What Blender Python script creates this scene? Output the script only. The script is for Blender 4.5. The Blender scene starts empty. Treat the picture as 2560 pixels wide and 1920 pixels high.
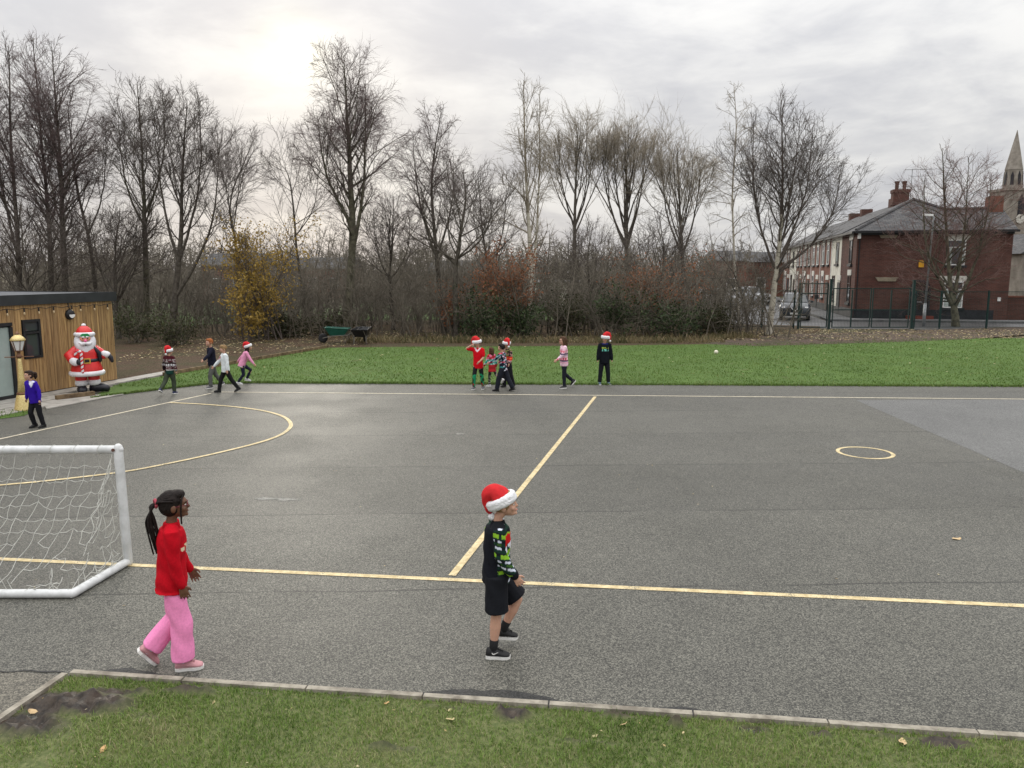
import bpy, math, random
import numpy as np
from mathutils import Vector, Matrix
R=math.radians
random.seed(7)
sc=bpy.context.scene
col=sc.collection
# ------------------------------------------------------------------ camera
F,CX,CY,PITCH,HC=1950.,1280.,960.,R(8.17),2.95
cam=bpy.data.cameras.new('camera'); camo=bpy.data.objects.new('camera',cam); col.objects.link(camo)
cam.sensor_width=36; cam.lens=36*F/2560; cam.clip_end=4000; cam.clip_start=.05
camo.location=(0,0,HC); camo.rotation_euler=(R(90)-PITCH,0,0)
sc.camera=camo
# ------------------------------------------------------------------ light
SUN_EL,SUN_AZ=R(15.0),R(-16.2)          # azimuth measured from +Y towards +X
_x,_v=(735-CX)/F,(CY-130)/F
SUND=Vector((_x,math.cos(PITCH)+_v*math.sin(PITCH),-math.sin(PITCH)+_v*math.cos(PITCH))).normalized()   # where the sun shows in the photograph
SUN_EL=math.asin(SUND.z); SUN_AZ=math.atan2(SUND.x,SUND.y)
w=bpy.data.worlds.new('World'); sc.world=w; w.use_nodes=True
def nodes_of(t):
    nt=t.node_tree; nt.nodes.clear(); return nt
class NT:
    def __init__(s,nt): s.nt=nt
    def n(s,typ,**k):
        nd=s.nt.nodes.new(typ)
        for a,b in k.items():
            if a.startswith('i_'):
                key=a[2:]; key=int(key) if key.isdigit() else key.replace('_',' ')
                s.put(nd.inputs[key],b)
            else: setattr(nd,a,b)
        return nd
    def put(s,sock,v):
        if isinstance(v,bpy.types.NodeSocket): s.nt.links.new(v,sock)
        else:
            if sock.type=='RGBA' and len(v)==3: v=(*v,1)
            sock.default_value=v
    def math(s,op,a,b=None,c=None,clamp=False):
        nd=s.n('ShaderNodeMath',operation=op); nd.use_clamp=clamp
        s.put(nd.inputs[0],a)
        if b is not None: s.put(nd.inputs[1],b)
        if c is not None: s.put(nd.inputs[2],c)
        return nd.outputs[0]
    def vec(s,op,a,b=None,out=0):
        nd=s.n('ShaderNodeVectorMath',operation=op); s.put(nd.inputs[0],a)
        if b is not None: s.put(nd.inputs[1],b)
        return nd.outputs[out]
    def mix(s,f,a,b,mode='MIX'):
        nd=s.n('ShaderNodeMix',data_type='RGBA',blend_type=mode)
        s.put(nd.inputs[0],f); s.put(nd.inputs[6],a); s.put(nd.inputs[7],b); return nd.outputs[2]
    def noise(s,vec,scale,detail=3,rough=.55,out=0,dist=0):
        nd=s.n('ShaderNodeTexNoise'); s.put(nd.inputs['Vector'],vec); nd.inputs['Scale'].default_value=scale
        nd.inputs['Detail'].default_value=detail; nd.inputs['Roughness'].default_value=rough; nd.inputs['Distortion'].default_value=dist
        return nd.outputs[out]
    def ramp(s,f,a,b,smooth=True):
        nd=s.n('ShaderNodeMapRange'); nd.interpolation_type='SMOOTHSTEP' if smooth else 'LINEAR'
        s.put(nd.inputs[0],f); nd.inputs[1].default_value=a; nd.inputs[2].default_value=b; return nd.outputs[0]
    def link(s,a,b): s.nt.links.new(a,b)
nt=nodes_of(w); N=NT(nt)
sky=N.n('ShaderNodeTexSky',sky_type='NISHITA',sun_disc=False,sun_elevation=SUN_EL,sun_rotation=SUN_AZ)
sky.air_density=1.0; sky.dust_density=2.0
tc=N.n('ShaderNodeTexCoord'); D=tc.outputs['Generated']
sep=N.n('ShaderNodeSeparateXYZ'); N.link(D,sep.inputs[0])
zz=N.math('MAXIMUM',sep.outputs[2],0.0)
den=N.math('ADD',zz,.16)
cmb=N.n('ShaderNodeCombineXYZ'); N.link(N.math('DIVIDE',sep.outputs[0],den),cmb.inputs[0]); N.link(N.math('DIVIDE',sep.outputs[1],den),cmb.inputs[1]); cmb.inputs[2].default_value=3.1
CV=cmb.outputs[0]
c1=N.noise(CV,1.15,6,.55,dist=.6); c2=N.noise(CV,3.6,5,.58,dist=.4)
cl=N.math('ADD',N.math('MULTIPLY',c1,.72),N.math('MULTIPLY',c2,.28))
cl=N.ramp(cl,.36,.63)
# overcast cover: grey lower cloud, paler gaps, brighter towards the zenith
lum=N.math('ADD',N.math('MULTIPLY_ADD',zz,.45,1.0),N.math('MULTIPLY',N.math('MULTIPLY',zz,zz),2.7))
cover=N.n('ShaderNodeVectorMath',operation='SCALE').outputs[0]
N.link(N.mix(cl,(.485,.49,.515),(.70,.695,.685)),cover.node.inputs[0]); N.link(lum,cover.node.inputs['Scale'])
dt=N.vec('DOT_PRODUCT',D,tuple(SUND),out=1)
cosr=lambda d: math.cos(R(d))
g1=N.math('POWER',N.math('MAXIMUM',dt,0),90.0)          # wide veil of lit cloud
g2=N.math('POWER',N.math('MAXIMUM',dt,0),1600.0)        # glow close to the sun
cdist=N.math('MULTIPLY_ADD',c2,.0003,dt)
disc=N.ramp(cdist,cosr(1.3)+.00015,cosr(.85)+.00015)
glow=N.mix(1.0,(0,0,0),(0,0,0))
def scaled(c,f):
    nd=N.n('ShaderNodeVectorMath',operation='SCALE'); nd.inputs[0].default_value=c; N.link(f,nd.inputs['Scale']); return nd.outputs[0]
add=N.vec('ADD',cover,scaled((.035,.03,.02),g1)); add=N.vec('ADD',add,scaled((.26,.24,.10),g2)); add=N.vec('ADD',add,scaled((2.2,2.1,1.7),disc))
skyb=N.n('ShaderNodeVectorMath',operation='SCALE'); N.link(sky.outputs[0],skyb.inputs[0]); skyb.inputs['Scale'].default_value=.10
tot=N.mix(.97,skyb.outputs[0],add)
bg=N.n('ShaderNodeBackground'); N.link(tot,bg.inputs[0]); bg.inputs[1].default_value=1.0
wo=N.n('ShaderNodeOutputWorld'); N.link(bg.outputs[0],wo.inputs[0])
sl=bpy.data.lights.new('sun','SUN'); sl.energy=1.0; sl.angle=R(12); sl.color=(1,.93,.8)
so=bpy.data.objects.new('sun',sl); col.objects.link(so); so.rotation_euler=SUND.to_track_quat('Z','Y').to_euler()
sc.view_settings.view_transform='Standard'; sc.view_settings.look='None'; sc.view_settings.gamma=1; sc.view_settings.exposure=0.12
sc.view_settings.use_curve_mapping=False
# ------------------------------------------------------------------ helpers
def ray(px,py):
    x=(px-CX)/F; v=(CY-py)/F; c,s=math.cos(PITCH),math.sin(PITCH)
    return Vector((x,c+v*s,-s+v*c))
def G(px,py,z=0.):
    d=ray(px,py); t=(z-HC)/d.z; return Vector((d.x*t,d.y*t,z))
def at(px,py,Y):
    d=ray(px,py); t=Y/d.y; return Vector((d.x*t,Y,HC+d.z*t))
def onpl(px,py,p0,n):
    d=ray(px,py); o=Vector((0,0,HC)); t=(p0-o).dot(n)/d.dot(n); return o+d*t
def lin(r,g,b):
    return tuple((c/255/12.92 if c/255<=.04045 else ((c/255+.055)/1.055)**2.4) for c in (r,g,b))
def yawf(dx,dy): return math.atan2(-dx,dy)
def empty(name,loc=(0,0,0),rz=0.,label=None,cat=None,group=None,kind=None,parent=None):
    o=bpy.data.objects.new(name,None); col.objects.link(o); o.location=loc; o.rotation_euler=(0,0,rz); o.empty_display_size=.1
    if parent: o.parent=parent
    tag(o,label,cat,group,kind); return o
def tag(o,label=None,cat=None,group=None,kind=None):
    for k,v in (('label',label),('category',cat),('group',group),('kind',kind)):
        if v: o[k]=v
    return o
def link(name,me,mat=None,parent=None,loc=None):
    o=bpy.data.objects.new(name,me); col.objects.link(o)
    if mat is not None and not me.materials: me.materials.append(mat)
    if parent: o.parent=parent
    if loc is not None: o.location=loc
    return o
def mesh_np(name,V,Q,smooth=False):
    V=np.asarray(V,dtype=np.float32).reshape(-1,3); Q=np.asarray(Q,dtype=np.int32)
    me=bpy.data.meshes.new(name); k=Q.shape[1]
    me.vertices.add(len(V)); me.vertices.foreach_set('co',V.ravel())
    me.loops.add(Q.size); me.loops.foreach_set('vertex_index',Q.ravel())
    me.polygons.add(len(Q)); me.polygons.foreach_set('loop_start',np.arange(0,Q.size,k,dtype=np.int32))
    try: me.polygons.foreach_set('loop_total',np.full(len(Q),k,dtype=np.int32))
    except Exception: pass
    if smooth: me.polygons.foreach_set('use_smooth',np.ones(len(Q),dtype=bool))
    me.update(calc_edges=True); return me
class MB:
    def __init__(s): s.v=[]; s.f=[]; s.m=[]
    def add(s,vs,fs,mi=0):
        b=len(s.v); s.v+= [tuple(v) for v in vs]; s.f+=[tuple(i+b for i in f) for f in fs]; s.m+=[mi]*len(fs); return s
    def box(s,c,size,rot=None,mi=0):
        c=Vector(c); hx,hy,hz=[q/2 for q in size]
        vs=[Vector((x,y,z)) for x in(-hx,hx) for y in(-hy,hy) for z in(-hz,hz)]
        if rot is not None: vs=[rot@v for v in vs]
        return s.add([v+c for v in vs],[(0,1,3,2),(4,6,7,5),(0,4,5,1),(2,3,7,6),(0,2,6,4),(1,5,7,3)],mi)
    def span(s,a,b,wd,ht,mi=0):      # bar from a to b
        a,b=Vector(a),Vector(b); d=b-a; q=d.to_track_quat('X','Z').to_matrix()
        return s.box((a+b)/2,(d.length,wd,ht),q,mi)
    def prism(s,pts,vec,mi=0):
        pts=[Vector(p) for p in pts]; vec=Vector(vec); n=len(pts)
        fs=[tuple(range(n))[::-1],tuple(range(n,2*n))]+[(i,(i+1)%n,n+(i+1)%n,n+i) for i in range(n)]
        return s.add(pts+[p+vec for p in pts],fs,mi)
    def poly(s,pts,mi=0): return s.add(pts,[tuple(range(len(pts)))],mi)
    def loft(s,rings,mi=0,cap=True):
        n=len(rings[0]); vs=[p for r in rings for p in r]; fs=[]
        for k in range(len(rings)-1):
            for i in range(n): fs.append((k*n+i,k*n+(i+1)%n,(k+1)*n+(i+1)%n,(k+1)*n+i))
        if cap: fs.append(tuple(range(n))[::-1]); fs.append(tuple((len(rings)-1)*n+i for i in range(n)))
        return s.add(vs,fs,mi)
    def tube(s,pts,rad,n=8,mi=0,round=False,flat=1.):
        pts=[Vector(p) for p in pts]
        if not hasattr(rad,'__len__'): rad=[rad]*len(pts)
        rad=list(rad)
        if round:
            d0=(pts[0]-pts[1]).normalized(); d1=(pts[-1]-pts[-2]).normalized(); r0,r1=rad[0],rad[-1]
            pts=[pts[0]+d0*r0*.95,pts[0]+d0*r0*.6]+pts+[pts[-1]+d1*r1*.6,pts[-1]+d1*r1*.95]
            rad=[r0*.3,r0*.8]+rad+[r1*.8,r1*.3]
        rings=[]; e1=None
        for i,p in enumerate(pts):
            t=(pts[min(i+1,len(pts)-1)]-pts[max(i-1,0)]).normalized()
            if e1 is None:
                e1=t.cross(Vector((0,0,1)) if abs(t.z)<.9 else Vector((1,0,0))).normalized()
            else: e1=(e1-t*e1.dot(t)).normalized()
            e2=t.cross(e1)
            rings.append([p+(e1*math.cos(a)+e2*math.sin(a)*flat)*rad[i] for a in [2*math.pi*j/n for j in range(n)]])
        return s.loft(rings,mi)
    def lathe(s,prof,n=16,c=(0,0,0),mi=0,rot=None):
        c=Vector(c); rings=[]
        for r,z in prof:
            ring=[Vector((r*math.cos(2*math.pi*j/n),r*math.sin(2*math.pi*j/n),z)) for j in range(n)]
            if rot is not None: ring=[rot@p for p in ring]
            rings.append([p+c for p in ring])
        return s.loft(rings,mi)
    def ell(s,c,r,rot=None,nu=14,nv=9,mi=0):
        c=Vector(c); r=r if hasattr(r,'__len__') else (r,)*3; rings=[]
        for k in range(nv):
            th=math.pi*(k+.5)/nv if 0<k<nv-1 else (math.pi*.12/nv if k==0 else math.pi*(1-.12/nv))
            th=math.pi*(.02+.96*k/(nv-1))
            ring=[Vector((r[0]*math.sin(th)*math.cos(a),r[1]*math.sin(th)*math.sin(a),-r[2]*math.cos(th))) for a in [2*math.pi*j/nu for j in range(nu)]]
            if rot is not None: ring=[rot@p for p in ring]
            rings.append([p+c for p in ring])
        return s.loft(rings,mi)
    def mesh(s,name='m',smooth=False):
        me=bpy.data.meshes.new(name); me.from_pydata(s.v,[],s.f); 
        if any(s.m): me.polygons.foreach_set('material_index',s.m)
        if smooth: me.polygons.foreach_set('use_smooth',[True]*len(s.f))
        me.update(); return me
    def build(s,name,mat,parent=None,smooth=False,loc=None):
        me=s.mesh(name,smooth)
        for m in (mat if isinstance(mat,(list,tuple)) else [mat]): me.materials.append(m)
        return link(name,me,None,parent,loc)
def vnoise(x,y,seed=0):
    x=np.asarray(x,float); y=np.asarray(y,float)
    xi=np.floor(x).astype(np.int64); yi=np.floor(y).astype(np.int64); fx=x-xi; fy=y-yi
    def h(a,b):
        n=(a*374761393+b*668265263+seed*1274126177)&0x7fffffff; n=((n^(n>>13))*1274126177)&0x7fffffff; return ((n^(n>>16))&0xffff)/65535.
    u=fx*fx*(3-2*fx); v=fy*fy*(3-2*fy)
    return (h(xi,yi)*(1-u)+h(xi+1,yi)*u)*(1-v)+(h(xi,yi+1)*(1-u)+h(xi+1,yi+1)*u)*v
def fbm(x,y,seed=0,o=4):
    t=0;a=.5
    for k in range(o): t=t+a*vnoise(np.asarray(x)*2**k,np.asarray(y)*2**k,seed+k); a*=.5
    return t/(1-.5**o)
def inpoly(P,x,y):
    x=np.asarray(x); ins=np.zeros(x.shape,bool); n=len(P)
    for i in range(n):
        x1,y1=P[i][0],P[i][1]; x2,y2=P[(i+1)%n][0],P[(i+1)%n][1]
        c=((y1>y)!=(y2>y)); xx=(x2-x1)*(y-y1)/((y2-y1) if y2!=y1 else 1e-9)+x1
        ins^=c&(x<xx)
    return ins
# ------------------------------------------------------------------ materials
def newmat(name):
    m=bpy.data.materials.new(name); m.use_nodes=True; nt=m.node_tree; nt.nodes.clear(); N=NT(nt)
    o=N.n('ShaderNodeOutputMaterial'); b=N.n('ShaderNodeBsdfPrincipled'); N.link(b.outputs[0],o.inputs[0]); return m,N,b
def setb(b,N,col=None,rough=None,spec=None,metal=None,**k):
    if col is not None: N.put(b.inputs['Base Color'],col)
    if rough is not None: N.put(b.inputs['Roughness'],rough)
    if spec is not None: N.put(b.inputs['Specular IOR Level'],spec)
    if metal is not None: N.put(b.inputs['Metallic'],metal)
def bump(N,b,h,strength=.3,dist=.01):
    nd=N.n('ShaderNodeBump'); nd.inputs['Strength'].default_value=strength; nd.inputs['Distance'].default_value=dist; N.link(h,nd.inputs['Height']); N.link(nd.outputs[0],b.inputs['Normal'])
def mat(name,c,rough=.8,var=.2,scale=8.,spec=.3,metal=0.,bs=0.,bsc=60.,c2=None,detail=4,world=False):
    m,N,b=newmat(name); tc=N.n('ShaderNodeTexCoord')
    V=tc.outputs['Object']
    if world: V=N.n('ShaderNodeNewGeometry').outputs['Position']
    f=N.noise(V,scale,detail,.6); f=N.ramp(f,.3,.7)
    if c2 is None: a=tuple(q*(1-var) for q in c); d=tuple(min(1,q*(1+var)) for q in c)
    else: a,d=c,c2
    setb(b,N,N.mix(f,a,d),rough,spec,metal)
    if bs: bump(N,b,N.noise(V,bsc,3,.6),bs,.01)
    return m
def vcolmat(name,rough=.85,spec=.15,bs=.25,bsc=140,sheen=0.):
    m,N,b=newmat(name); a=N.n('ShaderNodeVertexColor',layer_name='Col'); tc=N.n('ShaderNodeTexCoord')
    f=N.noise(tc.outputs['Object'],60,3,.6); f2=N.math('MULTIPLY_ADD',f,.5,.75)
    nd=N.n('ShaderNodeVectorMath',operation='SCALE'); N.link(a.outputs[0],nd.inputs[0]); N.link(f2,nd.inputs['Scale'])
    setb(b,N,nd.outputs[0],rough,spec); bump(N,b,N.noise(tc.outputs['Object'],bsc,2,.6),bs,.004)
    return m
# ================================================================== SETTING
POS=lambda N: N.n('ShaderNodeNewGeometry').outputs['Position']
def asphalt(name,dark,light,spk=1.,rough=.62,lanes=True):
    m,N,b=newmat(name); P=POS(N)
    vo=N.n('ShaderNodeTexVoronoi'); N.link(P,vo.inputs['Vector']); vo.inputs['Scale'].default_value=118; vs=N.n('ShaderNodeSeparateColor'); N.link(vo.outputs['Color'],vs.inputs[0]); n1=vs.outputs[0]; n2=N.noise(P,60,2,.6); big=N.noise(P,.35,4,.6); mid=N.noise(P,2.2,4,.6)
    f=N.math('POWER',N.math('ADD',N.math('MULTIPLY',n1,.7),N.math('MULTIPLY',n2,.3)),2.0)
    c=N.mix(f,dark,light)
    blotch=N.math('MULTIPLY_ADD',N.math('ADD',N.math('MULTIPLY',big,.6),N.math('MULTIPLY',mid,.4)),.9,.55)
    s=N.n('ShaderNodeVectorMath',operation='SCALE'); N.link(c,s.inputs[0])
    if lanes:
        sp=N.n('ShaderNodeSeparateXYZ'); N.link(P,sp.inputs[0])
        y=N.math('ADD',sp.outputs[1],N.math('MULTIPLY',sp.outputs[0],-.035)); y=N.math('ADD',y,N.math('MULTIPLY',N.noise(P,.8,2,.5),.12))
        ln=N.math('DIVIDE',y,2.35); fr=N.math('FRACT',ln); ed=N.math('ABSOLUTE',N.math('SUBTRACT',fr,.5))
        seam=N.math('MULTIPLY',N.ramp(ed,.489,.498),N.ramp(N.noise(P,.7,3,.6),.36,.52))
        tone=N.n('ShaderNodeTexWhiteNoise',noise_dimensions='1D'); N.link(N.math('FLOOR',ln),tone.inputs['W'])
        blotch=N.math('MULTIPLY',blotch,N.math('MULTIPLY_ADD',tone.outputs[0],.14,.93))
        blotch=N.math('MULTIPLY',blotch,N.math('MULTIPLY_ADD',seam,-.6,1.))
    N.link(blotch,s.inputs['Scale'])
    damp=N.ramp(N.noise(P,.5,3,.6),.35,.7)
    setb(b,N,s.outputs[0],N.math('MULTIPLY_ADD',damp,.08,rough-.04),.42)
    bump(N,b,N.math('ADD',N.math('MULTIPLY',n1,.5),n2),.45,.005)
    return m
M={}
M['asphalt']=asphalt('playground_asphalt',(.016,.016,.0135),(.245,.236,.196))
M['asphalt2']=asphalt('playground_asphalt_patch',(.030,.030,.029),(.29,.29,.275),rough=.55,lanes=False)
M['asphalt3']=asphalt('path_asphalt',(.034,.031,.025),(.30,.275,.215),lanes=False)
M['road']=asphalt('road_asphalt',(.04,.04,.04),(.18,.18,.18),rough=.45,lanes=False)
def grassmat(name,g1,g2,brown,bias=.5,detail=True):
    m,N,b=newmat(name); P=POS(N)
    a=N.ramp(N.noise(P,.7,4,.6),.3,.7); f=N.ramp(N.noise(P,22,4,.7),.3,.7); br=N.ramp(N.noise(P,1.6,5,.65),bias,bias+.2)
    c=N.mix(f,g1,g2); c=N.mix(N.math('MULTIPLY',a,.35),c,tuple(q*.6 for q in g1)); c=N.mix(N.math('MULTIPLY',br,.7),c,brown)
    setb(b,N,c,.85,.2); bump(N,b,N.noise(P,30,4,.7),.8,.03); return m
M['lawn']=grassmat('lawn_grass',(.055,.105,.02),(.115,.19,.042),(.10,.085,.04),.56)
M['ground']=grassmat('rough_ground',(.045,.05,.022),(.10,.095,.05),(.085,.055,.035),.40)
M['field']=grassmat('far_field',(.05,.10,.022),(.10,.17,.045),(.10,.09,.04),.62)
def litter(name,a,b_,c_):
    m,N,b=newmat(name); P=POS(N)
    f=N.ramp(N.noise(P,16,4,.75),.35,.65); g=N.ramp(N.noise(P,.9,4,.6),.4,.62); t=N.ramp(N.noise(P,45,2,.7),.58,.7)
    c=N.mix(f,a,b_); c=N.mix(N.math('MULTIPLY',t,.7),c,c_); c=N.mix(N.math('MULTIPLY',g,.4),c,(.05,.065,.025))
    setb(b,N,c,.9,.15); bump(N,b,N.noise(P,25,4,.7),1.,.05); return m
M['litter']=litter('leaf_litter',(.035,.022,.015),(.13,.085,.055),(.24,.17,.11))
M['soil']=litter('bare_soil',(.06,.042,.033),(.15,.11,.09),(.26,.20,.15))
def paintmat(name,a,c):
    m,N,b=newmat(name); P=POS(N); f=N.ramp(N.noise(P,12,4,.65),.3,.7); w=N.ramp(N.math('ADD',N.math('MULTIPLY',N.noise(P,70,2,.7),.5),N.math('MULTIPLY',N.noise(P,3,4,.7),.5)),.535,.62)
    setb(b,N,N.mix(N.math('MULTIPLY',w,.85),N.mix(f,a,c),(.10,.095,.08)),.7,.3); bump(N,b,N.noise(P,90,2,.6),.4,.005); return m
M['paint']=paintmat('court_paint',(.44,.345,.18),(.72,.60,.36))
M['paintw']=paintmat('court_paint_pale',(.42,.37,.27),(.66,.60,.47))
M['smear']=mat('rubbed_paint',(.13,.13,.12),.8,c2=(.32,.31,.28),scale=25,world=True)
M['concrete']=mat('edging_concrete',(.17,.15,.12),.85,c2=(.36,.33,.27),scale=9,bs=.4,bsc=80,world=True)
M['slab']=mat('paving_stone',(.25,.235,.21),.55,c2=(.40,.38,.345),scale=5,bs=.2,world=True,spec=.4)
M['sleeper']=mat('old_timber',(.09,.06,.035),.9,c2=(.24,.17,.10),scale=6,bs=.5,bsc=40,world=True)
EPS=.004
def sheet(name,pts,z,m,kind='structure',parent=None):
    mb=MB(); mb.poly([(p[0],p[1],z) for p in pts]); o=mb.build(name,m,parent)
    # face up
    if o.data.polygons[0].normal.z<0: o.data.flip_normals()
    if kind: o['kind']=kind
    return o
big=MB(); big.poly([(-1500,-300,-.03),(1500,-300,-.03),(1500,2600,-.03),(-1500,2600,-.03)])
tag(big.build('ground',M['ground']),kind='structure')
# playground
e0,e1=G(642,957),G(2560,967)
dirE=(e1-e0).normalized()
play=sheet('playground',[(-40,-4),(40,-4),e0+dirE*45,e0-dirE*30],0,M['asphalt'])
def strip(name,pts,wd,z,m,parent):
    pts=[Vector((p[0],p[1],0)) for p in pts]; V=[];Q=[]
    for i,p in enumerate(pts):
        t=(pts[min(i+1,len(pts)-1)]-pts[max(i-1,0)]).normalized(); n=Vector((-t.y,t.x,0))*wd/2
        V+=[(p.x-n.x,p.y-n.y,z),(p.x+n.x,p.y+n.y,z)]
    for i in range(len(pts)-1): Q.append((2*i,2*i+2,2*i+3,2*i+1))
    return link(name,mesh_np(name,V,Q),m,parent)
def crom(P,n=8):
    P=[Vector(p) for p in P]; out=[]
    for i in range(len(P)-1):
        a,b,c,d=P[max(i-1,0)],P[i],P[i+1],P[min(i+2,len(P)-1)]
        for k in range(n):
            t=k/n; out.append(.5*((2*b)+(c-a)*t+(2*a-5*b+4*c-d)*t*t+(3*b-a-3*c+d)*t**3))
    return out+[P[-1]]
def ext(a,b,ea,eb): d=(b-a).normalized(); return a-d*ea,b+d*eb
LW=.075
strip('painted_line',ext(G(0,1398),G(2560,1515),4,8),LW,EPS,M['paint'],play)
strip('painted_line',ext(G(527,980),G(2560,998),0,14),LW,EPS,M['paintw'],play)
strip('painted_line',ext(G(0,1098),G(527,984),6,0),LW,EPS*1.5,M['paintw'],play)
strip('painted_line',[G(1130,1440),G(1488,992)],LW,EPS*1.5,M['paint'],play)
arc=[(424,1007),(505,1011),(591,1018),(661,1028),(708,1042),(727,1060),(719,1076),(692,1092),(641,1109),(544,1133),(428,1158),(303,1181),(117,1203),(0,1214),(-160,1232)]
strip('painted_arc',crom([G(*p) for p in arc]),LW,EPS*2,M['paint'],play)
cc=G(2163,1132); strip('painted_circle',[cc+Vector((math.cos(a),math.sin(a),0))*.42 for a in [2*math.pi*i/48 for i in range(49)]],.06,EPS,M['paint'],play)
for k,(px,py,L_x) in enumerate(((670,1247,.32),(722,1249,.30),(1150,1085,.15))):   # rubbed-off paint marks
    p=G(px,py); V_=[(p.x+L_x/2*math.cos(a)*(1+.25*math.sin(5*a+k)),p.y+.05*math.sin(a)*(1+.4*math.cos(3*a)),EPS*.7) for a in [2*math.pi*i/18 for i in range(18)]]; o=MB().poly(V_).build('paint_smear',M['smear'],play)
# other asphalt areas
p1,p2=G(2140,1000.5),G(2560,1182); ex=(p2-p1).normalized()
sheet('playground_patch',[p1,p2+ex*4,p2+Vector((25,0,0)),p1+Vector((30,.7,0))],EPS*.5,M['asphalt2'])
K,KR,KL=G(172,1690),G(2560,1853),G(0,1808)
dR,dL=(KR-K).normalized(),(KL-K).normalized()
sheet('path',[K,K+dL*9,K+dL*9-dR*14,K-dR*14+Vector((0,.2,0))],EPS*.6,M['asphalt3'])
# lawn beyond the playground
LAWN=[G(230,996),G(330,983),G(420,972),G(520,961),G(642,957.5),G(1300,961),G(2560,967)+Vector((30,0,0)),G(2560,832)+Vector((30,0,0)),G(2300,848),G(2080,856),G(1800,861),G(1400,866),G(1000,868),G(820,870),G(600,905),G(408,941),G(300,960),G(262,975)]
sheet('lawn',LAWN,.012,M['lawn'])
tag(link('bare_soil',MB().poly([(p.x,p.y,.018) for p in [G(1760,861),G(1900,866),G(2200,857),G(2420,849),G(2560,838),G(2900,832),G(2900,820),G(2500,819),G(2280,827),G(2000,835),G(1850,845)]]).mesh('bare_soil'),M['soil']),kind='structure')
tag(link('woodland_floor',MB().poly([(p.x,p.y,-.012) for p in [G(280,965),G(408,943),G(820,872),G(1000,869),G(1800,862),G(2050,845),G(2050,815),G(1500,800),G(700,800),G(200,830),G(-200,880)]]).mesh('woodland_floor'),M['litter']),kind='structure')
tag(link('far_field',MB().poly([(p.x,p.y,-.02) for p in [G(380,812),G(1300,822),G(1500,790),G(1350,760),G(300,757),G(0,770)]]).mesh('far_field'),M['field']),kind='structure')
# concrete edging: single lengths with open joints
edg=empty('kerb_edging',K,kind='structure'); rng=random.Random(3)
def edging(a,d,total,ln):
    s=0.
    while s<total:
        L=ln*rng.uniform(.92,1.08); mb=MB(); p=a+d*(s+L/2)-K; q=Vector((d.x,d.y,rng.uniform(-.004,.004))).to_track_quat('X','Z').to_matrix()
        mb.box(p+Vector((0,0,.006+rng.uniform(-.004,.005))),(L-.012,.05,.075),q); o=mb.build('edging_length',M['concrete'],edg); s+=L
edging(K+dR*.02,dR,13,.915); edging(K+dL*.03,dL,7,.915)
M['tar']=mat('tar_and_loose_chips',(.010,.010,.010),.6,c2=(.05,.05,.048),scale=60,bs=.8,bsc=90,world=True)
def ragged(a,d,n_,L,w0,w1,seed):
    s=np.linspace(0,L,n_); w_=w0+(w1-w0)*np.clip(fbm(s*1.3,s*0+seed,seed)*2.2-.75,0,1)+.012*vnoise(s*30,s*0,seed); nrm=Vector((-d.y,d.x,0)); nrm=nrm if nrm.y>0 else -nrm; V=[];Q=[]
    for i in range(n_): p=a+d*s[i]; V+=[(p.x,p.y,EPS*1.2),(p.x+nrm.x*w_[i],p.y+nrm.y*w_[i],EPS*1.2)]
    for i in range(n_-1): Q.append((2*i,2*i+2,2*i+3,2*i+1))
    o=link('tar_strip',mesh_np('tar_strip',V,Q),M['tar'],play); o.data.update()
    if o.data.polygons[0].normal.z<0: o.data.flip_normals()
ragged(K,dR,260,9.5,.03,.20,3); ragged(K+dL*.0,dL,120,3.,.03,.16,5)
strip('joint_crack',[K+Vector((-.02,.02,0))-dR*s_+Vector((0,.02*math.sin(s_*9)+.013*math.sin(s_*23),0)) for s_ in [i*.06 for i in range(60)]],.016,EPS*1.4,M['tar'],play)
# near grass verge: modelled ground with mud
DET=dR.x*dL.y-dR.y*dL.x
def mud(x,y):
    n=fbm(x*3.1,y*3.1,5); m=np.zeros_like(n)
    for px,py,rx,ry,s in [(165,1765,.50,.16,1.15),(60,1815,.45,.2,.75),(290,1738,.30,.07,.8),(1285,1795,.16,.10,.8),(1560,1800,.2,.035,.6),(1690,1822,.10,.05,.75),(1880,1828,.14,.05,.85),(2050,1845,.12,.05,.8),(2370,1865,.2,.07,1.),(1500,1865,.35,.05,.55),(700,1860,.5,.10,.35),(2480,1850,.2,.04,.8),(480,1740,.35,.05,.6),(860,1752,.3,.03,.6),(1130,1775,.25,.03,.6),(620,1740,.25,.03,.55),(2200,1852,.3,.04,.6),(1000,1880,.4,.06,.42),(350,1800,.3,.08,.45)]:
        c=G(px,py); dx=x-c.x; dy=y-c.y; ca,sa=dR.x,dR.y
        u=(dx*ca+dy*sa)/rx; v=(-dx*sa+dy*ca)/ry; m=np.maximum(m,s*np.exp(-(u*u+v*v)))
    return np.clip((m*1.5+n*.9-.95)*2.2,0,1)
st=.028; na,nb=int(9.2/st),int(3.2/st)
A,B=np.meshgrid(np.arange(na)*st+.02,np.arange(nb)*st+.02,indexing='ij')
X=K.x+A*dR.x+B*dL.x; Y=K.y+A*dR.y+B*dL.y
MU=mud(X,Y); edge=np.clip(np.minimum(A,B)/.12,0,1)
Z=.012+edge*(.018*fbm(X*2,Y*2,1)+MU*(-.08+.15*fbm(X*7,Y*7,2)+.10*np.abs(fbm(X*13,Y*19,9)-.5)*2+.03*fbm(X*30,Y*30,14)))
idx=np.arange(na*nb).reshape(na,nb); Q=np.stack([idx[:-1,:-1],idx[1:,:-1],idx[1:,1:],idx[:-1,1:]],-1).reshape(-1,4)
if DET<0: Q=Q[:,::-1]
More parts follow.
